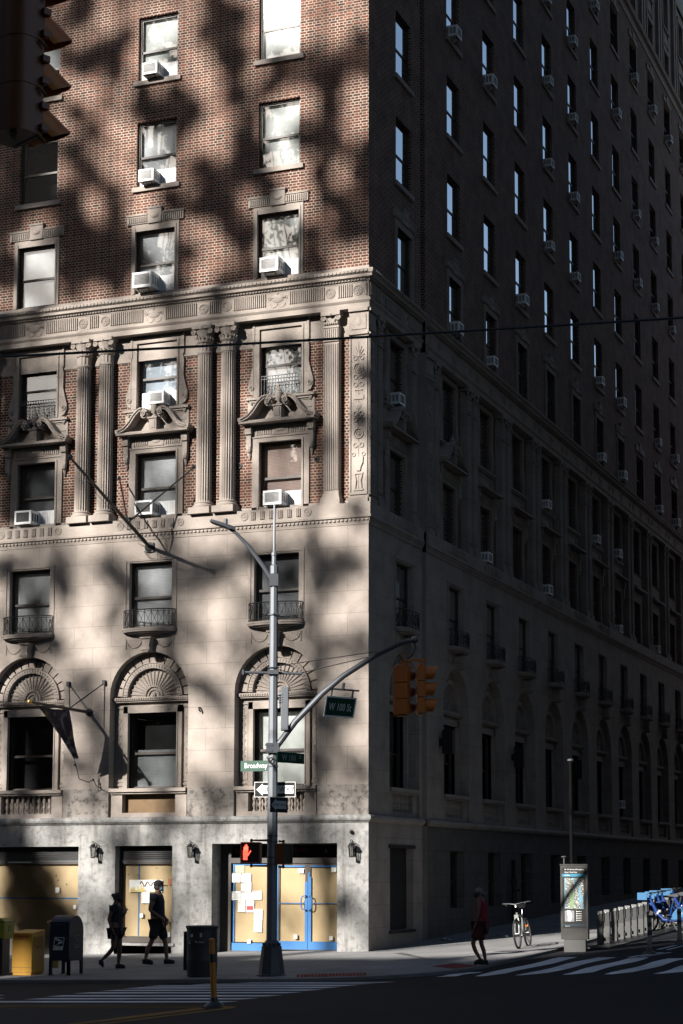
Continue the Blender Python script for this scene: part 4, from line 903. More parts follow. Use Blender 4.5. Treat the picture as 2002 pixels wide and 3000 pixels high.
# sidewalk slab with rounded corner
def curve(off):
    P=[(-60,-8.6+off)]
    P+= [(x,-8.6+off) for x in (-40,-20,-10,-5,-2,0,1)]
    cx,cy,r=1.3,-5.4,3.2-off
    for i in range(0,13): a=-PI/2+PI/2*i/12; P.append((cx+r*math.cos(a)*1.0,cy+r*math.sin(a)))
    P+= [(4.55-off,-3),(4.6-off,0),(4.6-off,5),(4.6-off,20),(4.6-off,60),(4.6-off,130)]
    return P
def slab(name,outer,inner,dz,mat,lip=True):
    m=MB()
    for k in range(len(outer)-1):
        a,b,c,d=outer[k],outer[k+1],inner[k+1],inner[k]
        m.add([(p[0],p[1],gz(*p)+dz) for p in (a,b,c,d)],[(0,1,2,3)])
        if lip: m.add([(a[0],a[1],gz(*a)+dz),(b[0],b[1],gz(*b)+dz),(b[0],b[1],gz(*b)-.2),(a[0],a[1],gz(*a)-.2)],[(0,3,2,1)])
    o=link(name,m.mesh(name,mat,False,False)); o['kind']='structure'; return o
C0,C1=curve(0),curve(.18)
slab('curb',C0,C1,.004,CRB)
inner=[]
for (x,y) in C1:
    if y<-5.5 or x<1.3: inner.append((min(x,0.4),.6))
    else: inner.append((-.1,max(y,.6)))
m=MB()
for k in range(len(C1)-1):
    a,b,c,d=C1[k],C1[k+1],inner[k+1],inner[k]
    for s_ in range(6):
        f0,f1=s_/6,(s_+1)/6
        L_=lambda p,q,f:(p[0]+(q[0]-p[0])*f,p[1]+(q[1]-p[1])*f)
        q4=[L_(a,d,f0),L_(b,c,f0),L_(b,c,f1),L_(a,d,f1)]
        m.add([(p[0],p[1],gz(*p)) for p in q4],[(0,1,2,3)])
o=link('sidewalk',m.mesh('sidewalk',SWK,False,False)); o['kind']='structure'
# crosswalk markings (irregular, worn)
def patch(name,quads,dz,mat):
    m=MB()
    for q in quads: m.add([(p[0],p[1],gz(*p)+dz) for p in q],[(0,1,2,3)])
    o=link(name,m.mesh(name,mat,False,False)); o['kind']='structure'; return o
RO=-.06
qs=[]
st=[(2.4,-12.85,-6),(2.5,-12.25,-1.95),(2.7,-11.65,-1.85),(2.8,-11.0,-1.65),(2.98,-10.45,-1.4),(3.1,-9.9,-1.2),(3.3,-9.45,-1.0),(3.5,-9.05,-.2),(3.75,-8.72,.6)]
for (xe,y,xs) in st:
    h=.13 if y<-9.2 else .08
    qs.append([(xs,y-h),(xe-.12,y-h),(xe+.12,y+h),(xs+.25,y+h)])
qs+=[[(-9,-12.35),(-2.6,-12.35),(-2.5,-12.1),(-9,-12.1)],[(-9,-11.7),(-3.0,-11.7),(-2.9,-11.48),(-9,-11.48)]]
patch('crosswalk_markings',qs,RO+.004,PNT)
qs=[]
for (x0,w0,ya,yb) in ((4.22,.30,-7.4,-6.2),(4.97,.42,-7.3,-1.8),(5.80,.42,-7.1,-2.0),(6.62,.42,-7.0,-2.15),(7.50,.42,-6.95,-2.5),(8.40,.42,-6.9,-2.6),(9.3,.42,-6.9,-2.6),(10.2,.42,-6.9,-2.6)):
    n=8
    for k in range(n):
        t0,t1=k/n,(k+1)/n; j=lambda t:.28*t+.05*math.sin(t*9+x0*3); q=lambda t: w0*(1 if t>.12 else .35)
        y0_,y1_=ya+(yb-ya)*t0,ya+(yb-ya)*t1
        qs.append([(x0+j(t0),y0_),(x0+j(t0)+q(t0),y0_),(x0+j(t1)+q(t1),y1_),(x0+j(t1),y1_)])
patch('side_street_crosswalk',qs,RO+.004,PNT)
patch('white_lane_lines',[[(6.75,-1.95),(6.92,-1.95),(7.28,-.45),(7.15,-.45)],[(7.02,-1.95),(7.12,-1.95),(7.45,-.45),(7.36,-.45)],[(6.85,.55),(6.97,.55),(7.14,2.4),(7.02,2.4)],[(7.1,.4),(7.2,.4),(7.35,2.4),(7.26,2.4)],[(7.25,2.6),(7.37,2.6),(7.6,14),(7.48,14)]],RO+.005,PNT)
patch('yellow_lines',[[(-9,-13.7),(2.6,-13.7),(2.68,-13.62),(-9,-13.62)],[(-9,-13.95),(2.3,-13.95),(2.35,-13.87),(-9,-13.87)],[(2.6,-13.7),(2.68,-13.62),(2.95,-13.75),(2.85,-14.0)],[(2.95,-13.75),(3.0,-14.1),(1.45,-18.5),(1.3,-18.4)],[(2.35,-13.87),(2.6,-14.2),(1.05,-18.4),(.92,-18.3)]],RO+.005,PNY)
# tactile ramps
t=link('tactile_paving',(lambda m:(m.add([(x,y,gz(x,y)+.006) for x,y in ((1.62,-8.15),(2.95,-7.75),(2.65,-7.05),(1.32,-7.45))],[(0,1,2,3)]),m)[-1])(MB()).mesh('tactile_paving',TAC,False,False)); tag(t,'dark red bumpy curb ramp plate at the corner facing the wide avenue','curb ramp plate')
def domes(P,nu,nv,par):
    m=MB(); A,Bq,Cq,D=[Vector(p) for p in P]
    for i in range(nu):
        for j in range(nv):
            u,v=(i+.5)/nu,(j+.5)/nv; p=A.lerp(Bq,u).lerp(D.lerp(Cq,u),v); m.ball((p.x,p.y,gz(p.x,p.y)+.006),.022,6,(1,1,.4))
    obj('dome_pattern',m,TAC,par)
domes([(1.62,-8.15),(2.95,-7.75),(2.65,-7.05),(1.32,-7.45)],20,9,t)
P2=[(3.45,-5.35),(4.2,-6.05),(4.45,-5.3),(3.65,-4.5)]
t=link('tactile_paving',MB().add([(x,y,gz(x,y)+.006) for x,y in P2],[(0,1,2,3)]).mesh('tactile_paving',TAC,False,False)); tag(t,'dark red bumpy curb ramp plate at the feet of the woman in red','curb ramp plate'); domes(P2,10,10,t)
# ================================================================== CORNER STREET LAMP with mast arm
YL=YAW
def Lp(x,y=0):          # point beside the pole: x metres to the right, y metres behind it
    return (.86+x*math.cos(YL)-y*math.sin(YL), -7.65+x*math.sin(YL)+y*math.cos(YL))
g0=gz(.86,-7.65)
SLP=thing('street_lamp','tall grey steel corner lamp post with curved lamp arm and long signal arm','street lamp',(.86,-7.65,0),YL)
m=MB(); m.lathe([(.108,.42),(.104,2.9),(.092,5),(.078,7.95),(.085,7.96),(.085,8.12),(.05,8.15),(.05,8.33),(.06,8.34),(.06,8.40),(.028,8.42),(.022,9.4),(.005,9.43)],8); obj('pole',m,POLE,SLP)
m=MB(); m.lathe([(.30,g0-.02),(.30,g0+.02),(.265,g0+.04),(.20,g0+.55),(.205,g0+.58),(.16,g0+.60),(.15,g0+.66),(.12,g0+.70)],8)
for k in range(8): a=2*PI*(k+.5)/8; m.ball((.165*math.cos(a),.165*math.sin(a),g0+.62),.035,6)
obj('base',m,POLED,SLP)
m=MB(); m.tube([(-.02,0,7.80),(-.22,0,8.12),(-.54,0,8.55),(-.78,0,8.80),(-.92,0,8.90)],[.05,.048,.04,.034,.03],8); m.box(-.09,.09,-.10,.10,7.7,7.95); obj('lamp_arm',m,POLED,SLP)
m=MB(); m.add([(-.80,-.05,8.86),(-.80,.05,8.86),(-.95,.13,8.90),(-.95,-.13,8.90),(-1.32,.11,9.04),(-1.32,-.11,9.04),(-.80,-.04,8.93),(-.80,.04,8.93),(-.95,.10,8.98),(-.95,-.10,8.98),(-1.30,.08,9.09),(-1.30,-.08,9.09)],[(0,1,2,3),(3,2,4,5),(6,9,8,7),(9,11,10,8),(0,3,9,6),(3,5,11,9),(1,7,8,2),(2,8,10,4),(4,10,11,5),(0,6,7,1)])
m.lathe([(.04,9.0),(.04,9.10),(.02,9.11)],8,c=(-1.0,0)); lh=obj('lamp_head',m,POLED,SLP)
obj('lens',MB().add([(-1.0,-.09,8.905),(-1.0,.09,8.905),(-1.28,.08,9.012),(-1.28,-.08,9.012)],[(0,1,2,3)]),DOCK,lh)
m=MB(); m.tube([(-.62,0,5.93),(.58,0,5.90)],.028,8); m.box(-.11,.11,-.13,.11,5.88,5.97); m.box(-.64,-.60,-.04,.04,5.88,5.98); m.torus((0,0,6.02),.11,.012,'Z',n=16); obj('cross_bar',m,POLED,SLP)
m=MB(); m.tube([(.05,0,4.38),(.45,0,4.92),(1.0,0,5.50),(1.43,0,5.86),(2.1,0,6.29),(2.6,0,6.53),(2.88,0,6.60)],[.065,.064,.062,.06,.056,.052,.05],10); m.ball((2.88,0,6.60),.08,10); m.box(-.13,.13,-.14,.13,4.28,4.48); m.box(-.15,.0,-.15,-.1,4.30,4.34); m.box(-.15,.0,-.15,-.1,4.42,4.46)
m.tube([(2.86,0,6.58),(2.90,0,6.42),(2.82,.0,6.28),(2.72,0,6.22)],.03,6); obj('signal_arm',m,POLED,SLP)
m=MB(); m.tube([(.1,0,6.06),(2.12,0,6.36)],.009,5); m.tube([(.1,0,5.98),(.5,0,5.9),(2.0,0,6.26)],.009,5); obj('guy_wire',m,BLK,SLP)
m=MB(); m.box(.12,.16,-.06,.06,5.2,5.5); m.box(.16,.31,-.12,.12,4.74,5.62)
for z in (5.3,5.35,5.40,5.45): m.box(.11,.2,-.13,.13,z,z+.02)
cb=obj('control_box',m,POLE,SLP,smooth=False); bv=cb.modifiers.new('b','BEVEL'); bv.width=.025; bv.segments=3
m=MB()
for z in (2.03,2.17,2.48,2.60,4.0,7.1): m.lathe([(.108,z),(.112,z),(.112,z+.025),(.108,z+.025)],8); m.ball((0,-.112,z+.012),.016,6); m.ball((.08,-.08,z+.012),.016,6)
obj('clamp_band',m,POLED,SLP)
m=MB(); m.tube([(-.12,-.06,4.2),(-.08,-.13,4.12),(.0,-.13,4.05),(.04,-.12,3.9)],.014,5); m.torus((-.02,-.13,4.12),.06,.012,n=12); obj('cable',m,BLK,SLP)
# traffic signals
def signal_mesh(r=.10,pitch=.33):      # faces local +X ; centre of the housing at origin of z
    h=MB(); 
    for k in range(3):
        z=k*pitch; h.box(-.10,.05,-.165,.165,z+.006,z+pitch-.006); h.box(.05,.07,-.15,.15,z+.02,z+pitch-.02)
    h.box(-.07,.03,-.12,.12,-.03,0); h.box(-.07,.03,-.12,.12,3*pitch,3*pitch+.04)
    v=[]
    for k in range(3):
        z=k*pitch+pitch/2; q=MB(); n=18; vs=[];fs=[]
        for i in range(n+1):
            a=-PI*.28+(PI*1.56)*i/n; L=.27 
            for (xx,rr) in ((.06,.145),(.06+L-.05*(1-math.sin(a)),.14),(.06+L-.05*(1-math.sin(a)),.132),(.06,.137)): vs.append((xx,rr*math.cos(a),z+rr*math.sin(a)))
        for i in range(n):
            for j in range(4): fs.append((i*4+j,i*4+(j+1)%4,(i+1)*4+(j+1)%4,(i+1)*4+j))
        q.add(vs,fs); v.append(q)
    l=MB()
    for k in range(3): z=k*pitch+pitch/2; l.lathe([(.0,0),(.13,.0),(.12,.02),(.05,.035)],16,M=Matrix.Translation((.07,0,z))@Matrix.Rotation(PI/2,4,'Y'))
    return h,v,l
LENS=plain('signal_lens',(.03,.02,.02),.3)
h_,v_,l_=signal_mesh(); SIG=[h_.mesh('housing',ORN,False),[q.mesh('visor',ORN) for q in v_],l_.mesh('lens',LENS)]
def signal(loc,rz,label,group=None,mats=None,top=None):
    t=thing('traffic_light',label,'traffic light',loc,rz,group); o=link('housing',SIG[0],t)
    b=o.modifiers.new('b','BEVEL'); b.width=.02; b.segments=3
    for q in SIG[1]: link('visor',q,t)
    link('lens',SIG[2],t)
    if top: obj('hanger',top,ORN,t)
    return t
ax,ay=Lp(2.63,.05); hm=MB(); hm.tube([(0,0,1.0),(0,0,1.10)],.03,6); hm.box(-.05,.30,-.03,.03,1.08,1.12)
signal((ax,ay,5.06),YL+.95,'left of the two orange traffic lights on the signal arm, seen from behind','two traffic lights at the arm tip',top=hm)
ax,ay=Lp(3.02,-.02); hm=MB(); hm.tube([(0,0,1.0),(0,0,1.10)],.03,6); hm.box(-.25,.12,-.03,.03,1.08,1.12)
signal((ax,ay,5.08),YL+.02,'right of the two orange traffic lights, its three visors pointing right','two traffic lights at the arm tip',top=hm)
# pedestrian signals
def ped(loc,rz,label,hand):
    t=thing('pedestrian_signal',label,'crossing signal',loc,rz,'crossing signals on the lamp post')
    m=MB(); m.box(-.20,.20,-.09,.09,-.21,.21); m.box(-.205,.205,-.12,-.09,-.215,-.185); m.box(-.205,.205,-.12,-.09,.185,.215); m.box(-.205,-.175,-.12,-.09,-.185,.185); m.box(.175,.205,-.12,-.09,-.185,.185)
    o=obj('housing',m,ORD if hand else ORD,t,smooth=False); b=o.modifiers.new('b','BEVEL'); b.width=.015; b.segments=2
    obj('screen',MB().box(-.175,.175,-.098,-.089,-.185,.185),plain('screen_dark',(.02,.018,.018),.4) if 'screen_dark' not in MATS else MATS['screen_dark'],t,smooth=False)
    if hand:
        m=MB(); cx=-.085; pts=[]
        for r_ in range(11):
            z=-.135+r_*.018
            w0,w1=(-.052,.030) if r_<4 else (-.055,.040)
            x=w0
            while x<w1: pts.append((cx+x,z)); x+=.0175
        for fx,fz,fn in ((-.045,.063,4),(-.022,.063,6),(.001,.063,7),(.024,.063,5)):
            for k in range(fn): pts.append((cx+fx,fz+k*.0165)); pts.append((cx+fx+.010,fz+k*.0165-.004))
        for k in range(5): pts.append((cx+.045+k*.0115,-.03+k*.018)); pts.append((cx+.047+k*.0115,-.045+k*.018)) 
        for p in pts: m.ball((p[0],-.100,p[1]),.0072,6)
        obj('hand_symbol',m,LED,t)
    m=MB()
    for z in (-.26,.25): s_=1 if hand else -1; m.tube([(0,0,z*.8),(0,0,z),(s_*.40 if hand else s_*.18,.0,z)],.024,8); m.ball((0,0,z),.035,8)
    obj('bracket',m,ORD,t)
    return t
x_,y_=Lp(-.42); ped((x_,y_,2.27),YL-.18,'crossing signal with a lit red hand left of the lamp post',True)
x_,y_=Lp(.22,.05); ped((x_,y_,2.25),YL+1.15,'dark crossing signal turned away, right of the lamp post',False)
# street signs
def sign(label,loc,rz,w,h,bg,parts,tilt=0,border=None,lean=0):
    t=thing('street_sign',label,'street sign',loc); t.rotation_euler=(lean,tilt,rz)
    m=MB(); m.box(-w/2,w/2,0,.008,-h/2,h/2); obj('plate',m,bg,t,smooth=False)
    if border:
        m=MB(); b=border; 
        for a in ((-w/2,w/2,-h/2,-h/2+b),(-w/2,w/2,h/2-b,h/2),(-w/2,-w/2+b,-h/2+b,h/2-b),(w/2-b,w/2,-h/2+b,h/2-b)): m.box(a[0],a[1],-.003,-.0005,a[2],a[3])
        obj('border',m,SGW,t,smooth=False)
    for f_ in parts: f_(t)
    return t
T=lambda s,sz,x,z,mat=SGW,sx=1: (lambda t:text(s,sz,mat,t,(x,-.004,z),sx=sx,ext=.0015))
x_,y_=Lp(-.28,.12)
sign('green street sign reading Broadway, left of the lamp post',(.47,-7.62,4.03),.08,.66,.215,SGG,[T('Broadway',.155,.0,.005,SGW,.80)])
x_,y_=Lp(.36,.1); 
sign('small dark green blade sign reading W 100 St, fixed low on the lamp post',(x_,y_,4.19),YL+.85,.80,.215,SGG,[T('W 100',.17,-.06,-.005,GRYP,.85),T('St',.10,.28,.03,GRYP)])  # grey letters stand in for white ones in shade
x_,y_=Lp(1.36,.0)
t=sign('green sign reading W 100 St hanging from the signal arm',(x_,y_,5.22),YL+.68,.78,.42,SGG,[T('W 100 St',.22,0,-.01,SGW,.68)],border=.028,lean=.25)
m=MB(); m.tube([(-.36,0,.36),(.42,0,.36)],.02,6); m.tube([(0,0,.36),(0,0,.50)],.03,6); 
for s_ in (-.27,.27): m.tube([(s_,0,.21),(s_,0,.36)],.018,6)
obj('hanger_bar',m,POLED,t)
def arrow(w,h,dim=1):
    def f_(t):
        m=MB(); a=w/2-.04; hh=h*.40; m.add([(-a,-.0045,0),(-a+hh*1.05,-.0045,hh),(-a+hh*1.05,-.0045,h*.26),(a,-.0045,h*.26),(a,-.0045,-h*.26),(-a+hh*1.05,-.0045,-h*.26),(-a+hh*1.05,-.0045,-hh)],[(0,1,2,3,4,5,6)]); obj('arrow',m,SGW if dim==1 else GRYP,t,smooth=False)
    return f_
x_,y_=Lp(.04,.13)
def thinb(w,h,mat):
    def f_(t):
        m=MB(); b=.010
        for a in ((-w/2,w/2,-h/2,-h/2+b),(-w/2,w/2,h/2-b,h/2),(-w/2,-w/2+b,-h/2+b,h/2-b),(w/2-b,w/2,-h/2+b,h/2-b)): m.box(a[0],a[1],-.003,-.0005,a[2],a[3])
        obj('border',m,mat,t,smooth=False)
    return f_
sign('wide ONE WAY sign with white arrow, behind the lamp post',(x_,y_,3.55),YL-.1,.84,.31,SGB,[arrow(.84,.31),thinb(.84,.31,SGW),lambda t:text('ONE',.135,SGB,t,(-.14,-.006,0),ext=.001),lambda t:text('WAY',.135,SGB,t,(.24,-.006,0),ext=.001)])
x_,y_=Lp(.13,-.13)
sign('small ONE WAY sign turned aside, below the wide one',(x_,y_,3.23),YL+.82,.50,.31,SGB,[arrow(.50,.31,0),thinb(.50,.31,GRYP),lambda t:text('ONE WAY',.082,SGB,t,(.03,-.006,0),ext=.001)])
# ================================================================== NEAR TRAFFIC LIGHT (top left of the photo)
def big_signal():
    t=thing('traffic_light','large dark orange traffic light seen from behind at the upper left, close to the viewer','traffic light',(9.20,-30.93,6.97),YL+.80)
    p=.345; m=MB()
    n=16
    for k in range(4):
        z=k*p; vs=[]
        prof=[(.10,-.17)]+[(-.02-.115*math.sin(PI*i/12),-.175*math.cos(PI*i/12)) for i in range(13)]+[(.10,.17)]
        for zz in (z+.003,z+p-.003): vs+=[(x,y,zz) for x,y in prof]
        L=len(prof); m.add(vs,[(i,(i+1)%L,L+(i+1)%L,L+i) for i in range(L)]+[tuple(range(L-1,-1,-1)),tuple(range(L,2*L))])
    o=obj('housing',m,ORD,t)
    m=MB(); m.box(.10,.125,-.16,.16,.0,4*p)
    for k in range(4):
        for z in (k*p+.05,k*p+.21): m.box(.085,.145,-.21,-.165,z-.025,z+.02); m.box(.085,.145,.165,.21,z-.025,z+.02)
        m.tube([(.06,-.19,k*p-.01),(.12,-.195,k*p-.05)],.012,6)
    obj('door_frame',m,ORD,t,smooth=False)
    for k in range(4):
        z=k*p+p/2; q=MB(); vs=[];fs=[]; n=22
        for i in range(n+1):
            a=-PI*.18+(PI*1.36)*i/n; L=.22+.0*math.sin(a); dz=-.02
            for (xx,rr) in ((.12,.155),(.12+.19*(1+.75*math.sin(a)),.148),(.12+.19*(1+.75*math.sin(a)),.138),(.12,.145)): vs.append((xx,rr*math.cos(a),z+rr*math.sin(a)-(xx-.12)*.5))
        for i in range(n):
            for j in range(4): fs.append((i*4+j,i*4+(j+1)%4,(i+1)*4+(j+1)%4,(i+1)*4+j))
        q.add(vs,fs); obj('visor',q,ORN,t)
        l=MB(); l.lathe([(.0,0),(.14,.0),(.12,.02),(.05,.035)],16,M=Matrix.Translation((.12,0,z))@Matrix.Rotation(PI/2,4,'Y')); obj('lens',l,LENS,t)
    obj('drip_tab',MB().add([(-.06,-.03,0),(.0,-.03,0),(0,-.03,-.06),(-.06,-.025,0),(.0,-.025,0),(0,-.025,-.06)],[(0,1,2),(3,5,4),(0,2,5,3),(0,3,4,1),(1,4,5,2)]),DOCK,t,smooth=False)
    m=MB(); m.tube([(0,0,4*p),(0,0,4*p+.5)],.03,8); m.tube([(0,0,4*p+.45),(-2.5,-.2,4*p+.35),(-6,-.6,4*p-.6)],[.05,.07,.10],8); obj('hanger_arm',m,POLED,t)
big_signal()
obj_=thing('overhead_cable','thin black cable strung across the picture in front of the columns','cable',(0,0,0)); 
cp_=[]
for i in range(25):
    u=i/24; A_=Vector((-14,-21.7,9.65)); B_=Vector((24,-7.2,12.0)); q=A_.lerp(B_,u); q.z-=.5*4*u*(1-u)*.5; cp_.append(q)
obj('cable',MB().tube(cp_,.022,6),BLK,obj_)
# ================================================================== BOXES AND BINS
t=thing('newspaper_box','bright yellow newspaper box reading El Especialito, beside the mailbox','newspaper box',(-5.12,-7.05,gz(-5.1,-7.2)),.04)
m=MB(); m.add([(-.24,-.28,.06),(.24,-.28,.06),(.24,.28,.06),(-.24,.28,.06),(-.24,-.28,.90),(.24,-.28,.90),(.24,.28,.96),(-.24,.28,.96)],[(0,3,2,1),(4,5,6,7),(0,1,5,4),(1,2,6,5),(2,3,7,6),(3,0,4,7)]); m.box(-.22,.22,-.27,.27,0,.06)
o=obj('body',m,YEL,t,smooth=False); b=o.modifiers.new('b','BEVEL'); b.width=.01; b.segments=2
m=MB(); m.box(-.19,.19,-.285,-.2815,.76,.875); p_=obj('name_plate',m,plain('orange_label',(.55,.20,.02),.5),t,smooth=False); text('El Especialito',.066,plain('maroon_ink',(.10,.006,.006)),p_,(0,-.287,.835)); obj('small_print',MB().box(-.15,.15,-.2865,-.2850,.785,.79),INK,p_,smooth=False)
m=MB(); m.box(-.24,.24,-.284,-.2805,.165,.172); m.ball((0,-.283,.12),.008,6); obj('seam',m,INK,t,smooth=False)
m=MB(); m.box(.2405,.25,-.20,.18,.62,.82); m.tube([(.25,-.1,.6),(.29,-.1,.6),(.29,.1,.6),(.25,.1,.6)],.01,5); obj('door',m,plain('dull_yellow',(.38,.18,.01),.6),t,smooth=False)
t=thing('newspaper_box','olive-yellow plastic newspaper box on a black pedestal, cut by the left edge','newspaper box',(-5.78,-7.1,gz(-5.8,-7.1)),.05)
m=MB(); m.box(-.34,.20,-.22,.22,.78,1.14); m.prism([(-.34,1.14),(.20,1.14),(.08,1.22),(-.26,1.22)],-.20,.20)
o=obj('body',m,YGR,t,smooth=False); 
m=MB(); m.box(-.25,.13,-.16,.16,.04,.78); m.box(-.30,.18,-.2,.2,0,.04); m.box(-.345,.205,-.225,.225,1.13,1.15); m.box(-.29,.15,-.225,-.21,.72,.80); obj('pedestal',m,BLK,t,smooth=False)
m=MB()
for x in (-.07,): m.torus((x,-.223,1.0),.075,.006,n=20,m=4); m.torus((x,-.223,1.01),.03,.006,n=12,m=4); m.box(x-.1,x+.12,-.224,-.221,.87,.88); m.box(x-.07,x+.09,-.224,-.221,.84,.85)
m.torus((.203,0,1.0),.06,.006,'X',n=20,m=4); obj('round_emblem',m,DGR,t,smooth=False)
t=thing('mailbox','dark blue street mailbox with rounded top and white eagle emblem','mailbox',(-4.22,-7.0,gz(-4.2,-7.1)),0)
m=MB(); prof=[(-.30,.30),(-.30,.92)]+[(-.30+.0+.30-.30*math.cos(PI*i/12),.92+.33*math.sin(PI*i/12)) for i in range(1,12)]+[(.30,.92),(.30,.30)]
m.add([(-.24,y,z) for y,z in prof]+[(.24,y,z) for y,z in prof],[(i,(i+1)%len(prof),len(prof)+(i+1)%len(prof),len(prof)+i) for i in range(len(prof))]+[tuple(range(len(prof)-1,-1,-1)),tuple(range(len(prof),2*len(prof)))])
obj('body',m,NVY,t)
for sx in (-1,1):
    for sy in (-1,1):
        m=MB(); m.prism([(sx*.24,0),(sx*.24,.31),(sx*.13,.31),(sx*.185,.27),(sx*.19,.22),(sx*.19,0)],*sorted((sy*.30,sy*.25))); x0,x1=sorted((sx*.24,sx*.20)); m.box(x0,x1,*sorted((sy*.30,sy*.22)),0,.3); x0,x1=sorted((sx*.26,sx*.17)); m.box(x0,x1,*sorted((sy*.32,sy*.22)),0,.012); obj('leg',m,NVY,t,smooth=False)
m=MB(); m.box(-.20,.20,-.315,-.25,.93,1.12); m.tube([(-.14,-.325,1.06),(.14,-.325,1.06)],.012,6); m.box(-.24,.24,-.31,-.30,.86,.88); obj('chute_door',m,NVY,t,smooth=False)
def emblem(par,loc,rot,w,mat,mat2):
    e_=obj('eagle_emblem',MB(),mat,par,loc,rot=rot); mb=MB(); sl=.16; h=w*1.12
    S=lambda x,z:(x+sl*(z),0,z)
    W_=w/2; b=.012
    def bar(x0,x1,z0,z1): mb.add([(x0+sl*z0,-.002,z0),(x1+sl*z0,-.002,z0),(x1+sl*z1,-.002,z1),(x0+sl*z1,-.002,z1)],[(0,1,2,3)])
    bar(-W_,W_,-h/2,-h/2+b); bar(-W_,W_,h/2-b,h/2); bar(-W_,-W_+b,-h/2,h/2); bar(W_-b,W_,-h/2,h/2); bar(-W_,W_,-h/2+b,-h/2+h*.30)
    P=lambda l:mb.add([(x*w+sl*z*h,-.003,z*h) for x,z in l],[tuple(range(len(l)))])
    P([(-.42,.43),(-.42,.37),(.10,.26),(.34,.22),(.36,.14),(.30,.24),(.0,.34)]); P([(-.42,.33),(-.40,.28),(.12,.20),(.30,.19),(.25,.23)])
    P([(-.05,.14),(.32,.14),(.22,.02),(-.08,-.02)]); P([(-.44,-.17),(.38,.08),(.40,.15),(.30,.10),(-.30,-.17)])
    bpy.data.objects.remove(e_); e_=obj('eagle_emblem',mb,mat,par,loc,rot=rot,smooth=False)
    text('UNITED STATES',w*.115,mat2,e_,(-.035,-.005,-h*.30),ext=.0005); text('POSTAL SERVICE',w*.105,mat2,e_,(-.04,-.005,-h*.40),ext=.0005)
emblem(t,(-.01,-.304,.66),(0,0,0),.24,PAP,INK); emblem(t,(.244,.0,.70),(0,0,PI/2),.24,plain('shaded_white_decal',(.10,.11,.13)),INK)  # side emblem colour darkened to stand for its shaded face
t=thing('litter_bin','dark ribbed wire litter bin beside the crosswalk','litter bin',(-.62,-7.78,gz(-.6,-7.9)))
m=MB(); m.lathe([(.29,0),(.30,.03),(.31,.30),(.315,.32),(.315,.36),(.31,.38),(.31,.68),(.315,.70),(.315,.74),(.31,.76),(.315,.96),(.335,.97),(.335,1.01),(.31,1.02),(.29,1.0),(.28,.9)],28); obj('body',m,DGR,t)
m=MB(); m.box(-.37,-.30,-.10,.06,.12,.90); obj('side_post',m,BLK,t,smooth=False)
tx=text('Put litter',.06,GRYP,t,(.10,-.318,.70)); m=MB(); m.box(-.16,-.13,-.29,-.275,.66,.72); m.box(.10,.14,-.32,-.30,.80,.88); m.box(-.10,-.06,-.325,-.305,.80,.86); obj('sticker',m,GRYP,t,smooth=False)
t=thing('short_post','dull yellow capped post standing behind the bright yellow box','post',(-5.75,-4.9,gz(-5.75,-4.9)))
obj('post',MB().lathe([(.10,0),(.09,.9),(.12,.93),(.17,1.0),(.17,1.05),(.05,1.07)],14),plain('dull_ochre',(.25,.14,.02),.6),t)
# delineators
def delin(name,label,loc,mb_c,h,stripes,base=True,lean=0,grp=None):
    t=thing('flexible_post',label,'flexible post',loc,group=grp); t.rotation_euler=(0,lean,0)
    obj('post',MB().lathe([(.052,.05),(.05,h*.5),(.048,h-.02),(.02,h)],14),mb_c,t)
    for z0,z1,mt in stripes: obj('band',MB().lathe([(.054,z0),(.054,z1)],14),mt,t)
    obj('base',MB().lathe([(.17,0),(.15,.03),(.075,.08),(.06,.14)],14),BLK if mb_c is ORP else DOCK,t); return t
ORP=plain('orange_post',(.42,.15,.01),.5)
z_=gz(2.47,-13.6)-.06
delin('d','orange flexible post with black bands on the yellow road line',(2.47,-13.6,z_),ORP,1.12,[(.72,.86,BLK)],lean=-.05)
WPT=plain('scuffed_white_post',(.17,.17,.165),.6,var=.4)
for (x,y,l) in ((7.04,-.9,'pale flexible post with dark bands at the near end of the bike dock'),(7.10,2.1,'pale flexible post with dark bands at the right edge by the blue bicycle')):
    delin('d',l,(x,y,gz(x,y)-.06),WPT,.86,[(.80,.85,BLK),(.60,.70,BLK),(.42,.52,BLK)] if x<7.08 else [(.72,.80,BLK),(.50,.60,BLK)],grp='banded flexible posts by the bike dock')
# ================================================================== KIOSK AND BIKE DOCK
zk=gz(5.1,.2)-.05
t=thing('map_kiosk','tall grey bike share map kiosk with lit city map standing at the kerb','kiosk',(5.07,.15,zk),.09)
m=MB(); m.box(-.315,.315,-.10,.10,.27,1.97); m.box(-.325,.325,-.11,.11,1.97,2.0); o=obj('cabinet',m,STB,t,smooth=False); 
obj('base',MB().box(-.25,.25,-.09,.12,-.03,.27),DOCK,t,smooth=False)
m=MB(); m.box(-.27,.27,-.106,-.101,.53,1.92); pn=obj('display_panel',m,SGB,t,smooth=False)
m=MB(); m.box(-.27,.27,-.108,-.1065,1.71,1.775); m.box(-.27,.27,-.108,-.1065,.60,.605); obj('header_band',m,plain('teal_band',(.02,.16,.25),.5),pn,smooth=False)
text('W 100 Street & Broadway',.042,SGW,pn,(-.22,-.109,1.875),align='LEFT',ext=.0005); text('Upper West Side',.042,SGW,pn,(-.22,-.109,1.812),align='LEFT',ext=.0005); text('citi bike',.04,SGW,pn,(-.22,-.110,1.742),align='LEFT',ext=.0005)
text('Walk NYC',.026,SGW,pn,(-.22,-.109,.575),align='LEFT',ext=.0005)
mm,nt_,bs_=newmat('city_map'); v_c=coords(nt_); vo=nt_.nodes.new('ShaderNodeTexVoronoi'); vo.feature='DISTANCE_TO_EDGE'; vo.inputs['Scale'].default_value=26; nt_.links.new(v_c,vo.inputs['Vector'])
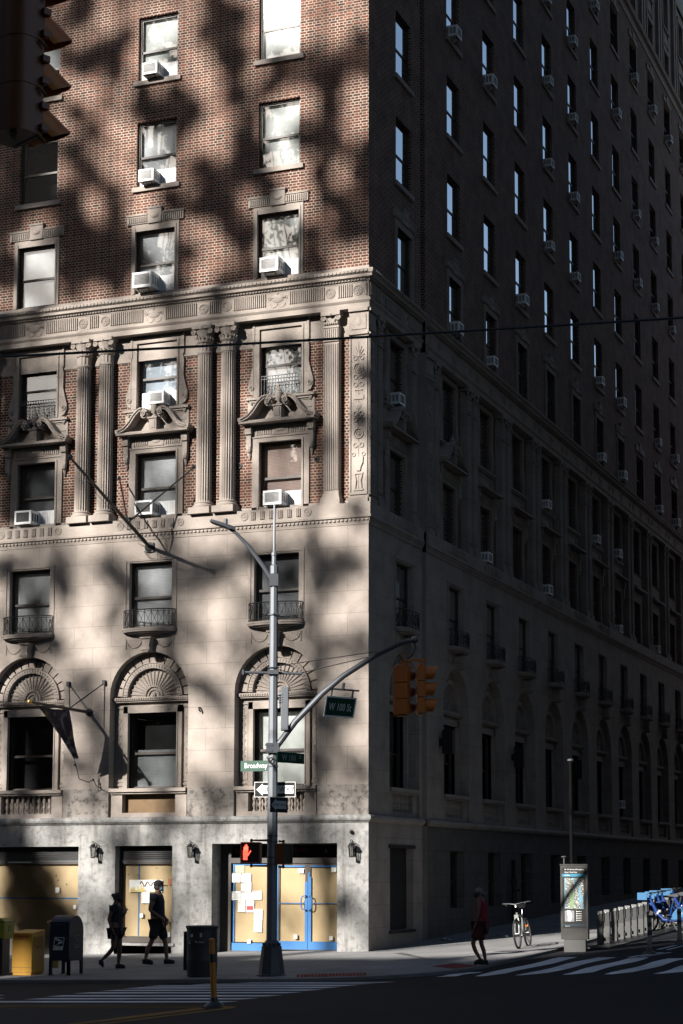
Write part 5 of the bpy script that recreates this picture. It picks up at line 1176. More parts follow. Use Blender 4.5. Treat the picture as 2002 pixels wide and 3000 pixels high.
c1=ramp(nt_,vo.outputs['Distance'],[(.02,(.30,.31,.27)),(.09,(.05,.055,.05))]); n1=noise(nt_,v_c,40,2); c2=ramp(nt_,n1,[(.56,(0,0,0)),(.60,(.35,.36,.32))]); 
nt_.links.new(mixc(nt_,1.0,c1,c2,'ADD'),bs_.inputs['Base Color']); bs_.inputs['Roughness'].default_value=.6
obj('city_map',MB().box(-.22,.22,-.109,-.1065,.97,1.68),mm,pn,smooth=False)
riv=plain('map_water',(.12,.26,.36),.6); grn=plain('map_park',(.12,.22,.08),.6)
def ribbon(P,w): 
    m=MB()
    for (a,b) in zip(P,P[1:]): m.add([(a[0]-w,-.1100,a[1]),(a[0]+w,-.1100,a[1]),(b[0]+w,-.1100,b[1]),(b[0]-w,-.1100,b[1])],[(0,1,2,3)])
    return m
m=ribbon([(-.01,1.68),(.04,1.58),(.10,1.52),(.13,1.42),(.13,1.30),(.17,1.2),(.18,.97)],.022); m.add([(-.22,-.1100,.97),(-.20,-.1100,.97),(-.20,-.1100,1.68),(-.22,-.1100,1.68)],[(0,1,2,3)]); m.add([(.10,-.1102,1.15),(.20,-.1102,1.12),(.21,-.1102,1.28),(.12,-.1102,1.3)],[(0,1,2,3)]); obj('map_river',m,riv,pn,smooth=False)
m=ribbon([(-.04,1.36),(-.05,1.25),(-.05,1.0)],.035); obj('map_park',m,grn,pn,smooth=False)
obj('inset_map',MB().box(-.22,.0,-.109,-.1065,.68,.93),plain('inset_grey',(.17,.17,.18),.6),pn,smooth=False)
obj('inset_land',MB().add([(-.15,-.1100,.69),(-.08,-.1100,.69),(-.05,-.1100,.80),(-.09,-.1100,.93),(-.17,-.1100,.93),(-.14,-.1100,.80)],[(0,1,2,3,4,5)]),PAP,pn,smooth=False)
m=MB()
for k in range(5): z=.71+k*.05; m.lathe([(.014,0),(.014,.002)],10,M=Matrix.Translation((.06,-.108,z))@Matrix.Rotation(PI/2,4,'X')); m.box(.085,.17,-.1085,-.107,z-.004,z+.006)
obj('legend',m,PAP,pn,smooth=False)
obj('small_mast',MB().lathe([(.02,2.0),(.02,2.15),(.07,2.16),(.07,2.18),(.02,2.19)],12,c=(-.24,0)),DOCK,t)
t=thing('black_pole','tall thin black pole with pale cap rising behind the map kiosk','pole',(4.55,1.9,gz(4.5,1.9)),0); obj('pole',MB().lathe([(.08,0),(.05,.3),(.045,4.4)],12),MBK,t); obj('cap',MB().lathe([(.05,4.4),(.085,4.42),(.085,4.46),(.02,4.48)],12),DOCK,t)
def dock_mb():
    m=MB(); prof=[(-.13,0),(.15,0),(.15,.12),(.10,.20),(.13,.55),(.13,.72),(.06,.78),(-.14,.80),(-.16,.74),(-.12,.4)]
    n=len(prof); m.add([(-.065,y,z) for y,z in prof]+[(.065,y,z) for y,z in prof],[(i,(i+1)%n,n+(i+1)%n,n+i) for i in range(n)]+[tuple(range(n-1,-1,-1)),tuple(range(n,2*n))]); return m
dm=dock_mb().mesh('body',DOCK,False); dk=MB(); dk.box(.066,.12,-.10,.11,.08,.16); dk.box(.066,.10,-.12,.10,.52,.74); dk=dk.mesh('wheel_slot',BLK,False); dl_=MB(); dl_.ball((-.02,-.165,.73),.014,6); dl_=dl_.mesh('status_light',PAP,False)
ordn=['first','second','third','fourth','fifth','sixth','seventh','eighth']
for i in range(7):
    y=2.15+i*.66; x=5.17+.02*i
    t=thing('bike_dock','%s empty grey dock post counting from the map kiosk'%ordn[i],'bike dock',(x,y,gz(x,y)-.03),.10,group='grey dock posts in a row')
    b=link('body',dm,t); link('wheel_slot',dk,t); link('status_light',dl_,t)
t=link('dock_platform',(lambda m:(m.add([(p[0],p[1],gz(*p)-.03) for p in ((4.95,1.2),(5.65,1.0),(6.0,13),(5.2,13))],[(0,1,2,3)]),m.add([(5.65,1.0,gz(5.65,1)-.03),(6,13,gz(6,13)-.03),(6,13,gz(6,13)-.06),(5.65,1,gz(5.65,1)-.06)],[(0,1,2,3)]),m.add([(4.95,1.2,gz(4.95,1.2)-.03),(5.65,1.0,gz(5.65,1)-.03),(5.65,1,gz(5.65,1)-.06),(4.95,1.2,gz(4.95,1.2)-.06)],[(0,1,2,3)]),m)[-1])(MB()).mesh('dock_platform',DOCK,False)); tag(t,'long flat grey steel base plate under the row of dock posts','base plate')
# ================================================================== BICYCLES (local +X forward)
def bicycle(label,loc,rz,body,fmat,city=True,grp=None,lean=0,tyre=.33):
    t=thing('bicycle',label,'bicycle',loc,rz,grp); t.rotation_euler=(lean,0,rz); R=tyre
    for x,nm in ((.54,'wheel'),(-.52,'wheel')):
        w_=obj('wheel',MB().torus((x,0,R),R-.02,.011,n=32,m=6),CHR,t); obj('tyre',MB().torus((x,0,R),R,.022 if city else .026,n=32,m=8),RUB,w_)
        sp=MB(); [sp.tube([(x,(-1)**k*.02,R),(x+(R-.02)*math.cos(2*PI*k/20),0,R+(R-.02)*math.sin(2*PI*k/20))],.0022,3,False) for k in range(20)]; sp.tube([(x,-.05,R),(x,.05,R)],.022,8); obj('spokes',sp,CHR,w_)
    m=MB()
    if city:
        m.tube([(.40,0,.88),(.36,0,.78),(.22,0,.50),(.05,0,.34),(-.10,0,.32)],[.035,.045,.055,.055,.04],10)
        m.tube([(.42,0,.98),(.37,0,.76)],.03,8); m.tube([(-.10,0,.32),(-.20,0,.78)],.024,8); m.tube([(-.19,0,.70),(-.52,0,R)],.018,6); m.tube([(-.10,0,.32),(-.52,0,R)],.02,6)
    else:
        m.tube([(.36,0,.82),(.30,0,.70)],.025,8); m.tube([(.32,0,.74),(-.02,0,.30)],.024,8); m.tube([(.35,0,.80),(-.14,0,.72)],.021,8); m.tube([(-.02,0,.30),(-.17,0,.80)],.018,8)
        for s in (-1,1): m.tube([(-.15,s*.02,.70),(-.52,s*.06,R)],.010,6); m.tube([(-.02,s*.03,.30),(-.52,s*.06,R)],.011,6)
    obj('frame',m,fmat,t)
    m=MB()
    for s in (-1,1): m.tube([(.40,s*.03,.76),(.44,s*.05,.60),(.54,s*.05,R)],[.02,.018,.011],6)
    m.box(.36,.44,-.05,.05,.70,.78); obj('fork',m,fmat,t)
    m=MB(); m.tube([(.40,0,.95),(.38,0,1.03)],.016,6); m.tube([(.30,-.30,1.06),(.38,-.16,1.05),(.42,0,1.02),(.38,.16,1.05),(.30,.30,1.06)],.013,6); m.tube([(.36,.24,1.05),(.42,.22,1.0)],.008,5); m.tube([(.36,-.24,1.05),(.42,-.22,1.0)],.008,5)
    hb=obj('handlebar',m,CHR if not city else BLK,t); obj('grip',MB().tube([(.32,-.24,1.057),(.27,-.34,1.062)],.018,6).tube([(.32,.24,1.057),(.27,.34,1.062)],.018,6),RUB,hb)
    m=MB(); m.prism([(-.34,.94),(-.10,.96),(-.06,.99),(-.14,1.01),(-.34,1.02),(-.38,.98)],-.07,.07); sd=obj('saddle',m,BLK,t); obj('seat_post',MB().tube([(-.20,0,.76),(-.235,0,.96)],.014,6),CHR,sd)
    m=MB(); m.torus((-.06,-.05,.31),.085,.012,n=20,m=5); m.tube([(-.06,-.07,.31),(-.02,-.08,.15)],.011,5); m.tube([(-.06,.07,.31),(-.10,.08,.47)],.011,5); m.box(-.07,.03,-.15,-.08,.135,.155); m.box(-.15,-.05,.08,.15,.46,.48); m.tube([(-.06,-.055,.39),(-.5,-.055,R+.05)],.004,4); m.tube([(-.06,-.055,.23),(-.5,-.055,R-.05)],.004,4); obj('crankset',m,CHR if not city else BLK,t)
    if city:
        m=MB(); n=18; P=[(-.52+ (R+.035)*math.cos(a),R+(R+.035)*math.sin(a)) for a in [PI*.02+PI*.78*i/n for i in range(n+1)]]
        m.prism(P+[(-.30,R+.02)],-.035,.035); fd=obj('rear_guard',m,CBC,t)
        for s,ro in ((-1,0),(1,PI)): text('citi bike',.10,SGW,fd,(-.50,s*.038,.52),rot=(PI/2,0,ro)); text('citi bike',.075,SGW,t,(.21+.0*s,s*.058,.50),rot=(PI/2,s*-1*-.0+ (-1.05 if s>0 else 1.05),ro),name='frame_lettering')
        m=MB(); m.box(.46,.72,-.14,.14,.86,.90); m.box(.68,.72,-.14,.14,.90,1.05); m.box(.46,.68,-.14,-.12,.90,1.05); m.box(.46,.68,.12,.14,.90,1.05); obj('basket',m,CBC,t,smooth=False)
        m=MB(); P=[(.54+(R+.035)*math.cos(a),R+(R+.035)*math.sin(a)) for a in [PI*.1+PI*.75*i/14 for i in range(15)]]; m.tube([(x,0,z) for x,z in P],.02,5); obj('front_guard',m,BLK,t)
    else:
        m=MB(); m.tube([(-.05,.06,.28),(-.10,.16,.02)],.010,5); obj('kickstand',m,CHR,t)
        obj('reflector',MB().box(-.56,-.54,-.03,.03,.48,.52),plain('orange_reflector',(.7,.18,.03),.3),t,smooth=False)
    return t
zb=gz(3.5,1.0)
bicycle('white mountain bicycle standing on the sidewalk, seen end on','',0,0,WBK) if 0 else None
bicycle('white bicycle parked on the sunlit sidewalk strip, seen end on',(3.58,1.02,zb),R_(-87),0,WBK,False,lean=.10)
for i,(yy,l,xo) in enumerate(((6.75,'nearest blue share bicycle locked in the dock row',0),(7.45,'second blue share bicycle behind the nearest one',.05),(8.15,'third blue share bicycle in the dock row',.02),(9.5,'farthest blue share bicycle in the dock row',.05))):
    bicycle(l,(5.80+xo,yy,gz(5.85,yy)-.05),R_(180-4),0,CBL,True,grp='blue share bicycles in the dock row')
    t=thing('bike_dock','dock post holding %s blue bicycle'%('the nearest','the second','the third','the farthest')[i] ,'bike dock',(5.28,yy-.10,gz(5.28,yy)-.03),.10,group='grey dock posts in a row'); link('body',dm,t); link('wheel_slot',dk,t)
# litter, standpipe, wall signs on the side
def crumple(name,label,loc,w_,seed,mat):
    random.seed(seed); m=MB(); n=9; vs=[]; fs=[]
    for j in range(4):
        for i in range(n): vs.append((loc[0]+w_*(i/(n-1)-.5)*(1-.2*abs(j-1.5)),loc[1]+.16*(j/3-.5),loc[2]+.012+random.random()*.055*(1 if 0<i<n-1 else .1)))
    for j in range(3):
        for i in range(n-1): a=j*n+i; fs.append((a,a+1,a+n+1,a+n))
    m.add(vs,fs); o=link(name,m.mesh(name,mat,False,False)); tag(o,label,'litter')
crumple('crumpled_paper','larger pale crumpled paper lying near the dark corner opening',(.62,4.0,gz(.6,4)),.34,1,PAP)
crumple('crumpled_paper','small pale paper scrap lying behind the parked white bicycle',(1.98,4.8,gz(2,4.8)),.18,2,PAP)
t=thing('standpipe','dark pipe with siamese outlet standing at the side wall beyond the woman in red','standpipe',(.25,11.5,gz(.2,11.5))); m=MB(); m.lathe([(.09,0),(.08,1.2),(.1,1.22),(.1,1.3)],12); m.tube([(0,0,1.0),(.12,.15,1.0)],.05,8); m.tube([(0,0,1.0),(.12,-.15,1.0)],.05,8); m.box(-.06,.06,-.06,.06,1.3,1.9); obj('body',m,BLK,t); obj('band',MB().lathe([(.105,1.32),(.105,1.36)],12),plain('dull_red',(.10,.02,.02)),t)
for (u,z,l) in ((5.35,5.4,'first dark projecting box on the shaded wall beside the second arch'),(12.2,5.4,'second dark projecting box on the shaded wall, near the fourth arch'),(19.3,5.4,'third dark projecting box on the shaded wall, near the sixth arch')):
    t=thing('wall_box',l,'wall box',(0,u,z),group='dark boxes projecting from the shaded wall'); obj('box',MB().box(.12,.42,-.12,.12,-.32,.32).box(0,.12,-.03,.03,-.1,.1),BLK,t,smooth=False)
BLOBS=[(-10.71,25.22,0.65),(-10.66,23.44,0.65),(-10.61,21.55,0.65),(-10.7,19.95,0.65),(-10.65,18.22,0.49),(-10.02,20.35,0.49),(-8.78,19.81,0.49),(-8.13,20.58,0.38),(-8.42,18.67,0.49),(-7.09,18.32,0.6),(-7.14,17.43,0.32),(-6.37,18.05,0.27),(-7.94,18.0,0.43),(-8.74,17.98,0.32),(-3.76,24.25,0.41),(-3.88,23.18,0.41),(-3.68,22.08,0.41),(-3.48,20.86,0.41),(-3.66,19.94,0.41),(-4.34,19.44,0.38),(-4.61,20.31,0.32),(-3.96,19.04,0.38),(-3.46,18.03,0.32),(-5.53,22.49,0.3),(-5.74,23.62,0.3),(-6.45,22.64,0.3),(-5.26,21.36,0.22),(-5.49,19.36,0.27),(-5.87,18.82,0.24),(-2.75,22.16,0.27),(-2.85,19.59,0.27),(-1.59,23.62,0.38),(-1.28,22.16,0.32),(-1.03,21.3,0.3),(-1.03,20.37,0.38),(-1.33,19.6,0.27),(-1.5,18.01,0.32),(-0.55,18.0,0.37),(-0.67,18.71,0.28),(-0.31,19.46,0.24),(-0.2,23.03,0.27),(-8.19,23.66,0.27),(-8.44,22.34,0.3),(-8.55,21.37,0.32),(-2.38,22.34,0.22),(-10.61,16.5,0.54),(-10.57,15.28,0.54),(-10.54,14.07,0.54),(-10.51,12.86,0.54),(-10.48,11.79,0.49),(-9.88,14.73,0.32),(-9.86,14.01,0.27),(-9.17,13.47,0.24),(-9.41,12.3,0.24),(-4.4,13.62,0.13),(-4.4,13.05,0.17),(-4.16,14.52,0.15),(-0.07,14.23,0.28),(-0.19,13.12,0.27),(-8.01,14.78,0.24),(-7.6,13.8,0.19),(-1.01,12.64,0.15),(-5.43,15.11,0.19),(-5.51,12.22,0.24),(-7.26,9.93,0.32),(-6.74,9.33,0.32),(-6.98,8.65,0.22),(-6.58,7.5,0.22),(-8.68,9.55,0.32),(-10.29,10.0,0.32),(-5.1,9.8,0.27),(-4.36,9.53,0.38),(-4.97,9.11,0.27),(-3.87,9.72,0.27),(-3.26,9.91,0.22),(-2.42,9.52,0.32),(-1.47,9.9,0.32),(-0.88,9.43,0.35),(-0.42,9.51,0.32),(-1.35,9.13,0.22),(-6.22,8.84,0.22),(-3.6,6.93,0.19),(-4.44,6.63,0.28),(-4.07,6.28,0.24),(-1.7,8.16,0.22),(-0.76,7.46,0.28),(-0.18,7.22,0.26),(-1.22,6.62,0.24),(-3.83,5.83,0.22),(-5.57,7.68,0.27),(-7.84,6.87,0.27),(-7.44,6.17,0.24),(-8.78,7.82,0.27),(-9.71,8.33,0.24),(-1.33,5.76,0.22),(-0.53,6.16,0.3),(-3.82,4.95,0.22),(-1.21,4.46,0.3),(-1.68,4.69,0.22),(-4.42,4.2,0.26),(-0.87,5.1,0.22),(-7.8,4.6,0.27),(-7.4,3.92,0.24),(-6.18,6.8,0.15),(-9.91,5.56,0.43),(-9.75,4.64,0.43),(-10.32,6.26,0.32),(-0.18,4.44,0.24),(-8.42,3.82,0.24),(-10.24,3.05,0.3),(-6.75,2.91,0.24),(-6.61,2.35,0.26),(-6.72,1.8,0.22),(-8.53,3.03,0.15),(-5.01,3.11,0.22),(-4.28,3.0,0.17),(-1.67,3.03,0.32),(-2.37,3.09,0.19),(-10.09,2.36,0.49),(-9.54,1.8,0.54),(-9.92,1.23,0.65),(-9.13,0.9,0.49),(-8.49,1.02,0.32),(-9.51,0.45,0.54),(-0.74,1.07,0.3),(-0.52,1.28,0.22),(-4.99,1.26,0.19),(-5.22,0.61,0.22),(-7.21,0.81,0.27),(-5.74,2.35,0.15),(-5.47,0.93,0.19),(-3.3,0.95,0.19),(-1.67,2.34,0.15),(-2.12,0.75,0.15),(-1.03,0.76,0.17),(-8.73,0.35,0.43)]  # facade spots that the added crowns shade
HOLES=[(-7.88,8.64,0.45),(-4.34,7.96,0.49),(-1.81,7.62,0.32),(-4.31,5.3,0.49),(-0.53,8.75,0.38),(-0.64,5.09,0.27),(-9.37,10.65,0.27),(-7.79,10.43,0.38),(-3.37,8.8,0.32),(-0.18,5.72,0.24),(-8.92,2.81,0.49),(-5.25,2.84,0.38),(-4.15,2.24,0.19),(-0.35,2.44,0.27),(-0.4,1.49,0.35),(-1.2,1.49,0.65),(-2.37,1.91,0.65),(-3.31,1.91,0.43),(-1.66,0.65,0.54),(-6.11,2.13,0.27),(-0.99,8.34,0.43),(-2.66,10.87,0.27),(-0.19,10.81,0.27),(-7.94,11.48,0.22),(-4.38,11.34,0.32),(-5.12,11.05,0.27),(-6.5,2.9,0.22),(-8.77,2.02,0.27),(-5.7,16.2,0.32),(-2.95,16.35,0.43),(-0.31,16.61,0.43)]

# ================================================================== PEOPLE
def skin_mesh(name,nodes,edges,mat,sub=2):
    me=bpy.data.meshes.new(name+'_rig'); idx={k:i for i,k in enumerate(nodes)}
    me.from_pydata([nodes[k][:3] for k in nodes],[(idx[a],idx[b]) for a,b in edges],[])
    o=bpy.data.objects.new(name+'_rig',me); COL.objects.link(o); o.modifiers.new('s','SKIN'); ss=o.modifiers.new('u','SUBSURF'); ss.levels=ss.render_levels=sub
    for k,i in idx.items():
        d=me.skin_vertices[0].data[i]; r=nodes[k][3]; d.radius=(r,r) if not isinstance(r,tuple) else r; d.use_root=(i==0)
    bpy.context.view_layer.update()
    m2=bpy.data.meshes.new_from_object(o.evaluated_get(bpy.context.evaluated_depsgraph_get())); bpy.data.objects.remove(o)
    m2.materials.clear(); m2.materials.append(mat)
    for p in m2.polygons: p.use_smooth=True
    m2.name=name; return m2
def merge(me,mb):
    bm=bmesh.new(); bm.from_mesh(me); t=mb.mesh('t',[],True); bm.from_mesh(t); bm.to_mesh(me); bm.free(); return me
def hand(mb,p,d,s=1):
    p=Vector(p); d=Vector(d).normalized(); side=Vector((0,1,0)) if abs(d.y)<.8 else Vector((1,0,0)); up=d.cross(side)
    for i,(o_,l) in enumerate(((-.027,.072),(-.009,.084),(.009,.078),(.026,.060))):
        a=p+side*o_*1.0+d*.03; mb.tube([a,a+d*l*.5-up*.010*s,a+d*l*.8-up*.030*s,a+d*l-up*.048*s],[.009,.0085,.008,.006],6)
    a=p+side*-.03; mb.tube([a,a-side*.022+d*.03-up*.012*s,a-side*.02+d*.055-up*.025*s],[.011,.010,.007],6)
def person(label,loc,rz,J,scale,skin,top,shorts,shoes,extras,sleeve=.14):
    t=thing('person',label,'person',loc,rz); t.scale=(scale,)*3
    E=[('pel','sp'),('sp','ch'),('ch','nb'),('nb','nk'),('nk','hd'),('hd','ht'),('hd','jaw'),('nb','shL'),('shL','elL'),('elL','wrL'),('wrL','paL'),('nb','shR'),('shR','elR'),('elR','wrR'),('wrR','paR'),('pel','hpL'),('hpL','knL'),('knL','clL'),('clL','anL'),('anL','toL'),('pel','hpR'),('hpR','knR'),('knR','clR'),('clR','anR'),('anR','toR')]
    me=skin_mesh('body',J,E,skin)
    mb=MB()
    for s in 'LR': w=Vector(J['wr'+s][:3]); p=Vector(J['pa'+s][:3]); hand(mb,p,p-w)
    h=Vector(J['hd'][:3]); mb.prism([(h.x+.085,h.z-.005),(h.x+.115,h.z-.030),(h.x+.08,h.z-.035)],h.y-.012,h.y+.012)
    for s in (-1,1): mb.torus((h.x-.01,h.y+s*.088,h.z-.015),.024,.009,n=10,m=5)
    merge(me,mb); link('body',me,t)
    ey=MB(); [ey.ball((h.x+.083,h.y+s*.032,h.z+.004),.011,8) for s in (-1,1)]; obj('eyes',ey,INK,t)
    g=lambda k,dr:(*J[k][:3],J[k][3]+dr)
    def lerp(a,b,f,r): A_,B_=Vector(J[a][:3]),Vector(J[b][:3]); q=A_.lerp(B_,f); return (q.x,q.y,q.z,r)
    N_={'sp':(*J['sp'][:3],J['sp'][3]+.025),'ch':g('ch',.022),'nb':(*J['nb'][:2],J['nb'][2]-.02,J['nb'][3]+.03),'wa':(*J['pel'][:2],J['pel'][2]+.0,J['pel'][3]+.03),'shL':g('shL',.02),'shR':g('shR',.02)}
    Ed=[('sp','ch'),('ch','nb'),('sp','wa'),('nb','shL'),('nb','shR')]
    if sleeve:
        for s in 'LR': N_['e'+s]=lerp('sh'+s,'el'+s,sleeve/.29,J['el'+s][3]+.028); Ed.append(('sh'+s,'e'+s))
    link('shirt',skin_mesh('shirt',N_,Ed,top),t)
    N_={'pel':(*J['pel'][:3],J['pel'][3]+.02),'hpL':g('hpL',.03),'hpR':g('hpR',.03)}
    f=extras.get('short',.85)
    for s in 'LR': N_['m'+s]=lerp('hp'+s,'kn'+s,.5,J['kn'+s][3]+.06); N_['k'+s]=lerp('hp'+s,'kn'+s,f,J['kn'+s][3]+.05)
    link('shorts',skin_mesh('shorts',N_,[('pel','hpL'),('pel','hpR'),('hpL','mL'),('mL','kL'),('hpR','mR'),('mR','kR')],shorts),t)
    for s in 'LR':
        a=Vector(J['an'+s][:3]); b=Vector(J['to'+s][:3]); d=(b-a); d.z=0; d.normalize(); pd=b-a
        m=MB(); base=min(a.z,b.z)-.035
        m.tube([a-d*.055+Vector((0,0,-.03)),a+Vector((0,0,-.025)),a.lerp(b,.6),b+d*.02],[.042,.05,.045,.034],10); m.tube([a-d*.06+Vector((0,0,-.062)),b+d*.03+Vector((0,0,-.022))],[.030,.030],8)
        obj('shoe',m,shoes,t)
    return t,h
def base(**k):
    J=dict(pel=(0,0,.95,.125),sp=(-.01,0,1.13,.12),ch=(-.02,0,1.34,.135),nb=(-.02,0,1.50,.065),nk=(-.005,0,1.57,.055),hd=(.01,0,1.68,.092),ht=(0,0,1.745,.08),jaw=(.045,0,1.62,.055),
      shL=(-.02,.18,1.45,.062),elL=(-.06,.24,1.17,.042),wrL=(.08,.22,.95,.028),paL=(.12,.21,.88,.032),shR=(-.02,-.18,1.45,.062),elR=(-.08,-.24,1.17,.042),wrR=(.10,-.22,.96,.028),paR=(.15,-.21,.89,.032),
      hpL=(0,.09,.88,.095),knL=(.14,.10,.49,.056),clL=(.16,.10,.33,.055),anL=(.18,.10,.09,.036),toL=(.33,.10,.045,.03),hpR=(0,-.09,.88,.095),knR=(-.10,-.10,.49,.056),clR=(-.19,-.10,.33,.055),anR=(-.24,-.10,.10,.036),toR=(-.10,-.10,.045,.03))
    J.update(k); return J
def cap(par,h,mat):
    m=MB(); m.lathe([(.104,0),(.106,.03),(.098,.07),(.07,.105),(.02,.12)],16,c=(h.x-.01,h.y)); m.v=[(x,y,z+h.z+.02) for x,y,z in m.v]
    m.prism([(h.x+.06,h.z+.035),(h.x+.19,h.z+.018),(h.x+.185,h.z+.005),(h.x+.06,h.z+.02)],h.y-.075,h.y+.075); obj('cap',m,mat,par)
def mask(par,h,mat):
    m=MB(); m.ball((h.x+.055,h.y,h.z-.05),.062,12,(.9,1.0,.95)); m.tube([(h.x+.06,h.y-.06,h.z-.03),(h.x-.01,h.y-.094,h.z-.01)],.004,4); m.tube([(h.x+.06,h.y+.06,h.z-.03),(h.x-.01,h.y+.094,h.z-.01)],.004,4); obj('face_mask',m,mat,par)
# man, walking to the right
J=base(sp=(-.01,0,1.13,.145),ch=(-.02,0,1.34,.155),shL=(-.02,.20,1.45,.07),shR=(-.03,-.20,1.45,.07),elR=(-.10,-.26,1.17,.046),wrR=(.16,-.22,1.00,.031),paR=(.23,-.20,.95,.034),elL=(-.05,.26,1.17,.046),wrL=(.12,.2,.97,.03),paL=(.18,.19,.92,.033),pel=(0,0,.95,.14))
t,h=person('man in a dark cap, pale blue mask, dark tee and long shorts walking right',(-3.60,-4.0,gz(-3.6,-4)),R_(8),J,1.045,SKIN,CLN,CLB,CLB,dict(short=.93))
cap(t,h,CLB); mask(t,h,MSK); m=MB(); m.ball((h.x-.02,h.y,h.z-.01),.093,12,(1,.98,1)); obj('hair',m,HRB,t)
m=MB(); m.box(.16,.17,-.05,.05,1.2,1.32); 
# woman with bottle, walking right
J=base(hd=(.03,0,1.66,.088),ht=(.02,0,1.72,.08),jaw=(.06,0,1.60,.05),sp=(-.02,0,1.13,.125),ch=(-.02,0,1.33,.135),pel=(-.02,0,.93,.15),hpL=(0,.09,.86,.11),hpR=(0,-.09,.86,.11),knL=(.06,.09,.48,.062),clL=(.05,.09,.33,.058),anL=(.03,.09,.09,.036),toL=(.17,.09,.045,.03),
  knR=(-.02,-.09,.49,.062),clR=(-.16,-.09,.34,.055),anR=(-.32,-.09,.20,.036),toR=(-.30,-.09,.07,.03),elL=(-.01,.22,1.15,.04),wrL=(.16,.12,1.27,.027),paL=(.19,.09,1.33,.03),elR=(-.10,-.22,1.15,.04),wrR=(-.0,-.24,.92,.027),paR=(.05,-.23,.86,.03),shL=(-.02,.17,1.43,.06),shR=(-.02,-.17,1.43,.06))
t,h=person('woman in black tee and short shorts with dark mask holding a small bottle',(-3.93,-5.35,gz(-3.93,-5.35)),R_(5),J,.935,SKD,CLB,CLB,CLB,dict(short=.42))
mask(t,h,CLB); m=MB(); m.ball((h.x-.025,h.y,h.z+.02),.103,14,(1,.95,1.02)); m.ball((h.x-.12,h.y,h.z+.06),.05,10); m.ball((h.x+.0,h.y,h.z+.06),.09,12,(1,.9,.8)); obj('hair',m,HRB,t)
bt=thing('bottle','small clear bottle held up in the hand of the woman in black','bottle',(-3.93+.19*.935+.01,-5.35+.09,gz(-3.93,-5.35)+1.22),0); obj('bottle',MB().lathe([(.022,0),(.024,.07),(.022,.09),(.010,.11),(.010,.13)],12),plain('clear_plastic',(.35,.38,.40),.2),bt); obj('lid',MB().lathe([(.012,.128),(.012,.145)],10),PAP,bt)
# woman in red, walking left
J=base(hd=(.035,0,1.63,.09),ht=(.03,0,1.70,.082),jaw=(.07,0,1.57,.052),nk=(.01,0,1.55,.052),nb=(-.01,0,1.48,.06),ch=(-.03,0,1.32,.14),sp=(-.03,0,1.12,.14),pel=(0,0,.93,.15),shR=(-.02,-.15,1.42,.05),elR=(.0,-.20,1.14,.037),wrR=(.08,-.22,.90,.026),paR=(.10,-.22,.83,.028),shL=(-.02,.15,1.42,.05),elL=(.0,.20,1.14,.037),wrL=(.07,.2,.9,.026),paL=(.10,.2,.84,.028),
  knL=(.16,.08,.50,.055),clL=(.10,.08,.32,.052),anL=(-.02,.08,.13,.034),toL=(.10,.08,.05,.03),knR=(.0,-.08,.48,.055),clR=(-.06,-.08,.32,.052),anR=(-.10,-.08,.09,.036),toR=(.03,-.08,.045,.03))
t,h=person('grey-haired woman in a red and black sleeveless top walking left near the kerb',(4.38,-4.95,gz(4.38,-4.95)),R_(180+4),J,.905,SKD,CLR,plain('dark_red_shorts',(.06,.006,.01),.9),CLB,dict(short=.85),sleeve=0)
mask(t,h,CLB); m=MB(); m.ball((h.x-.02,h.y,h.z+.03),.105,14,(1,.95,.95)); m.ball((h.x-.13,h.y,h.z-.02),.055,10); m.ball((h.x-.17,h.y,h.z-.0),.04,8); obj('hair',m,HRG,t)
J_=J; link('side_panel',skin_mesh('side_panel',{'a':(-.02,-.07,1.30,.115),'b':(-.01,-.07,1.12,.125),'c':(0,-.06,.98,.135)},[('a','b'),('b','c')],CLB),t)
obj('bracelet',MB().torus((.075,-.22,.925),.03,.006,'Z',n=12,m=4),CHR,t)
# ================================================================== THE REST OF THE CROSSING AND ADDED LIGHT BLOCKERS (outside the picture)
def outside_building(label,x0,x1,y0,y1,h,mat,face,rows):
    t=thing('apartment_building',label,'building',(0,0,0))
    m=MB(); m.box(x0,x1,y0,y1,-2,h); obj('wall',m,mat,t,smooth=False)
    m=MB(); m.box(x0-.3,x1+.3,y0-.3,y1+.3,h,h+.5); obj('roof',m,STP,t,smooth=False)
    m=MB(); 
    for r_ in range(rows):
        z=4+r_*3.2
        if face=='x':
            y=y0+2
            while y<y1-2: m.box(x0-.03,x0+.05,y,y+1.3,z,z+1.8); y+=3.6
        else:
            x=x0+2
            while x<x1-2: m.box(x,x+1.3,y1-.05,y1+.03,z,z+1.8); x+=3.6
    obj('windows',m,BLK,t,smooth=False)['kind']='stuff'
SLT=plain('light_blocking_dark',(.02,.022,.026),.8)  # unseen towers added in dark colour to cut sky and bounced light
BRO=brickmat('opposite_brick',(.13,.05,.03),(.06,.025,.02),(.18,.16,.14),.008)
outside_building('long low brick apartment block across the wide avenue, behind the viewer',-75,-8,-76,-58,26.2,BRO,'y',6)
t=thing('roof_shade_blocks','row of unseen brick blocks added along the roof behind the viewer to shape the shade','shade_block',(0,0,26.6)); 
for x0,x1,za,zb in ((-75,-31.6,.1,4.4),(-31.6,-31.2,1.9,4.4),(-31.2,-28.5,.1,4.4),(-28.5,-27.2,2.1,4.4),(-27.2,-22.9,.1,3.7),(-22.6,-20.9,.1,3.9),(-20.9,-20.2,.1,2.7),(-20.2,-15,.1,8.4),(-15,-8,.1,6)): obj('shade_block',MB().box(x0,x1,-60,-58,za,zb),BRO,t,smooth=False)  # roof blocks and gaps added to steer shade onto street and signals
outside_building('added dark tower blocking sun far behind the long low block',-33.5,20,-112,-92,118,SLT,'y',30)
outside_building('added dark sky-blocking tower behind the viewer on the right-hand corner',-7.9,45,-85,-60,140,SLT,'y',30)
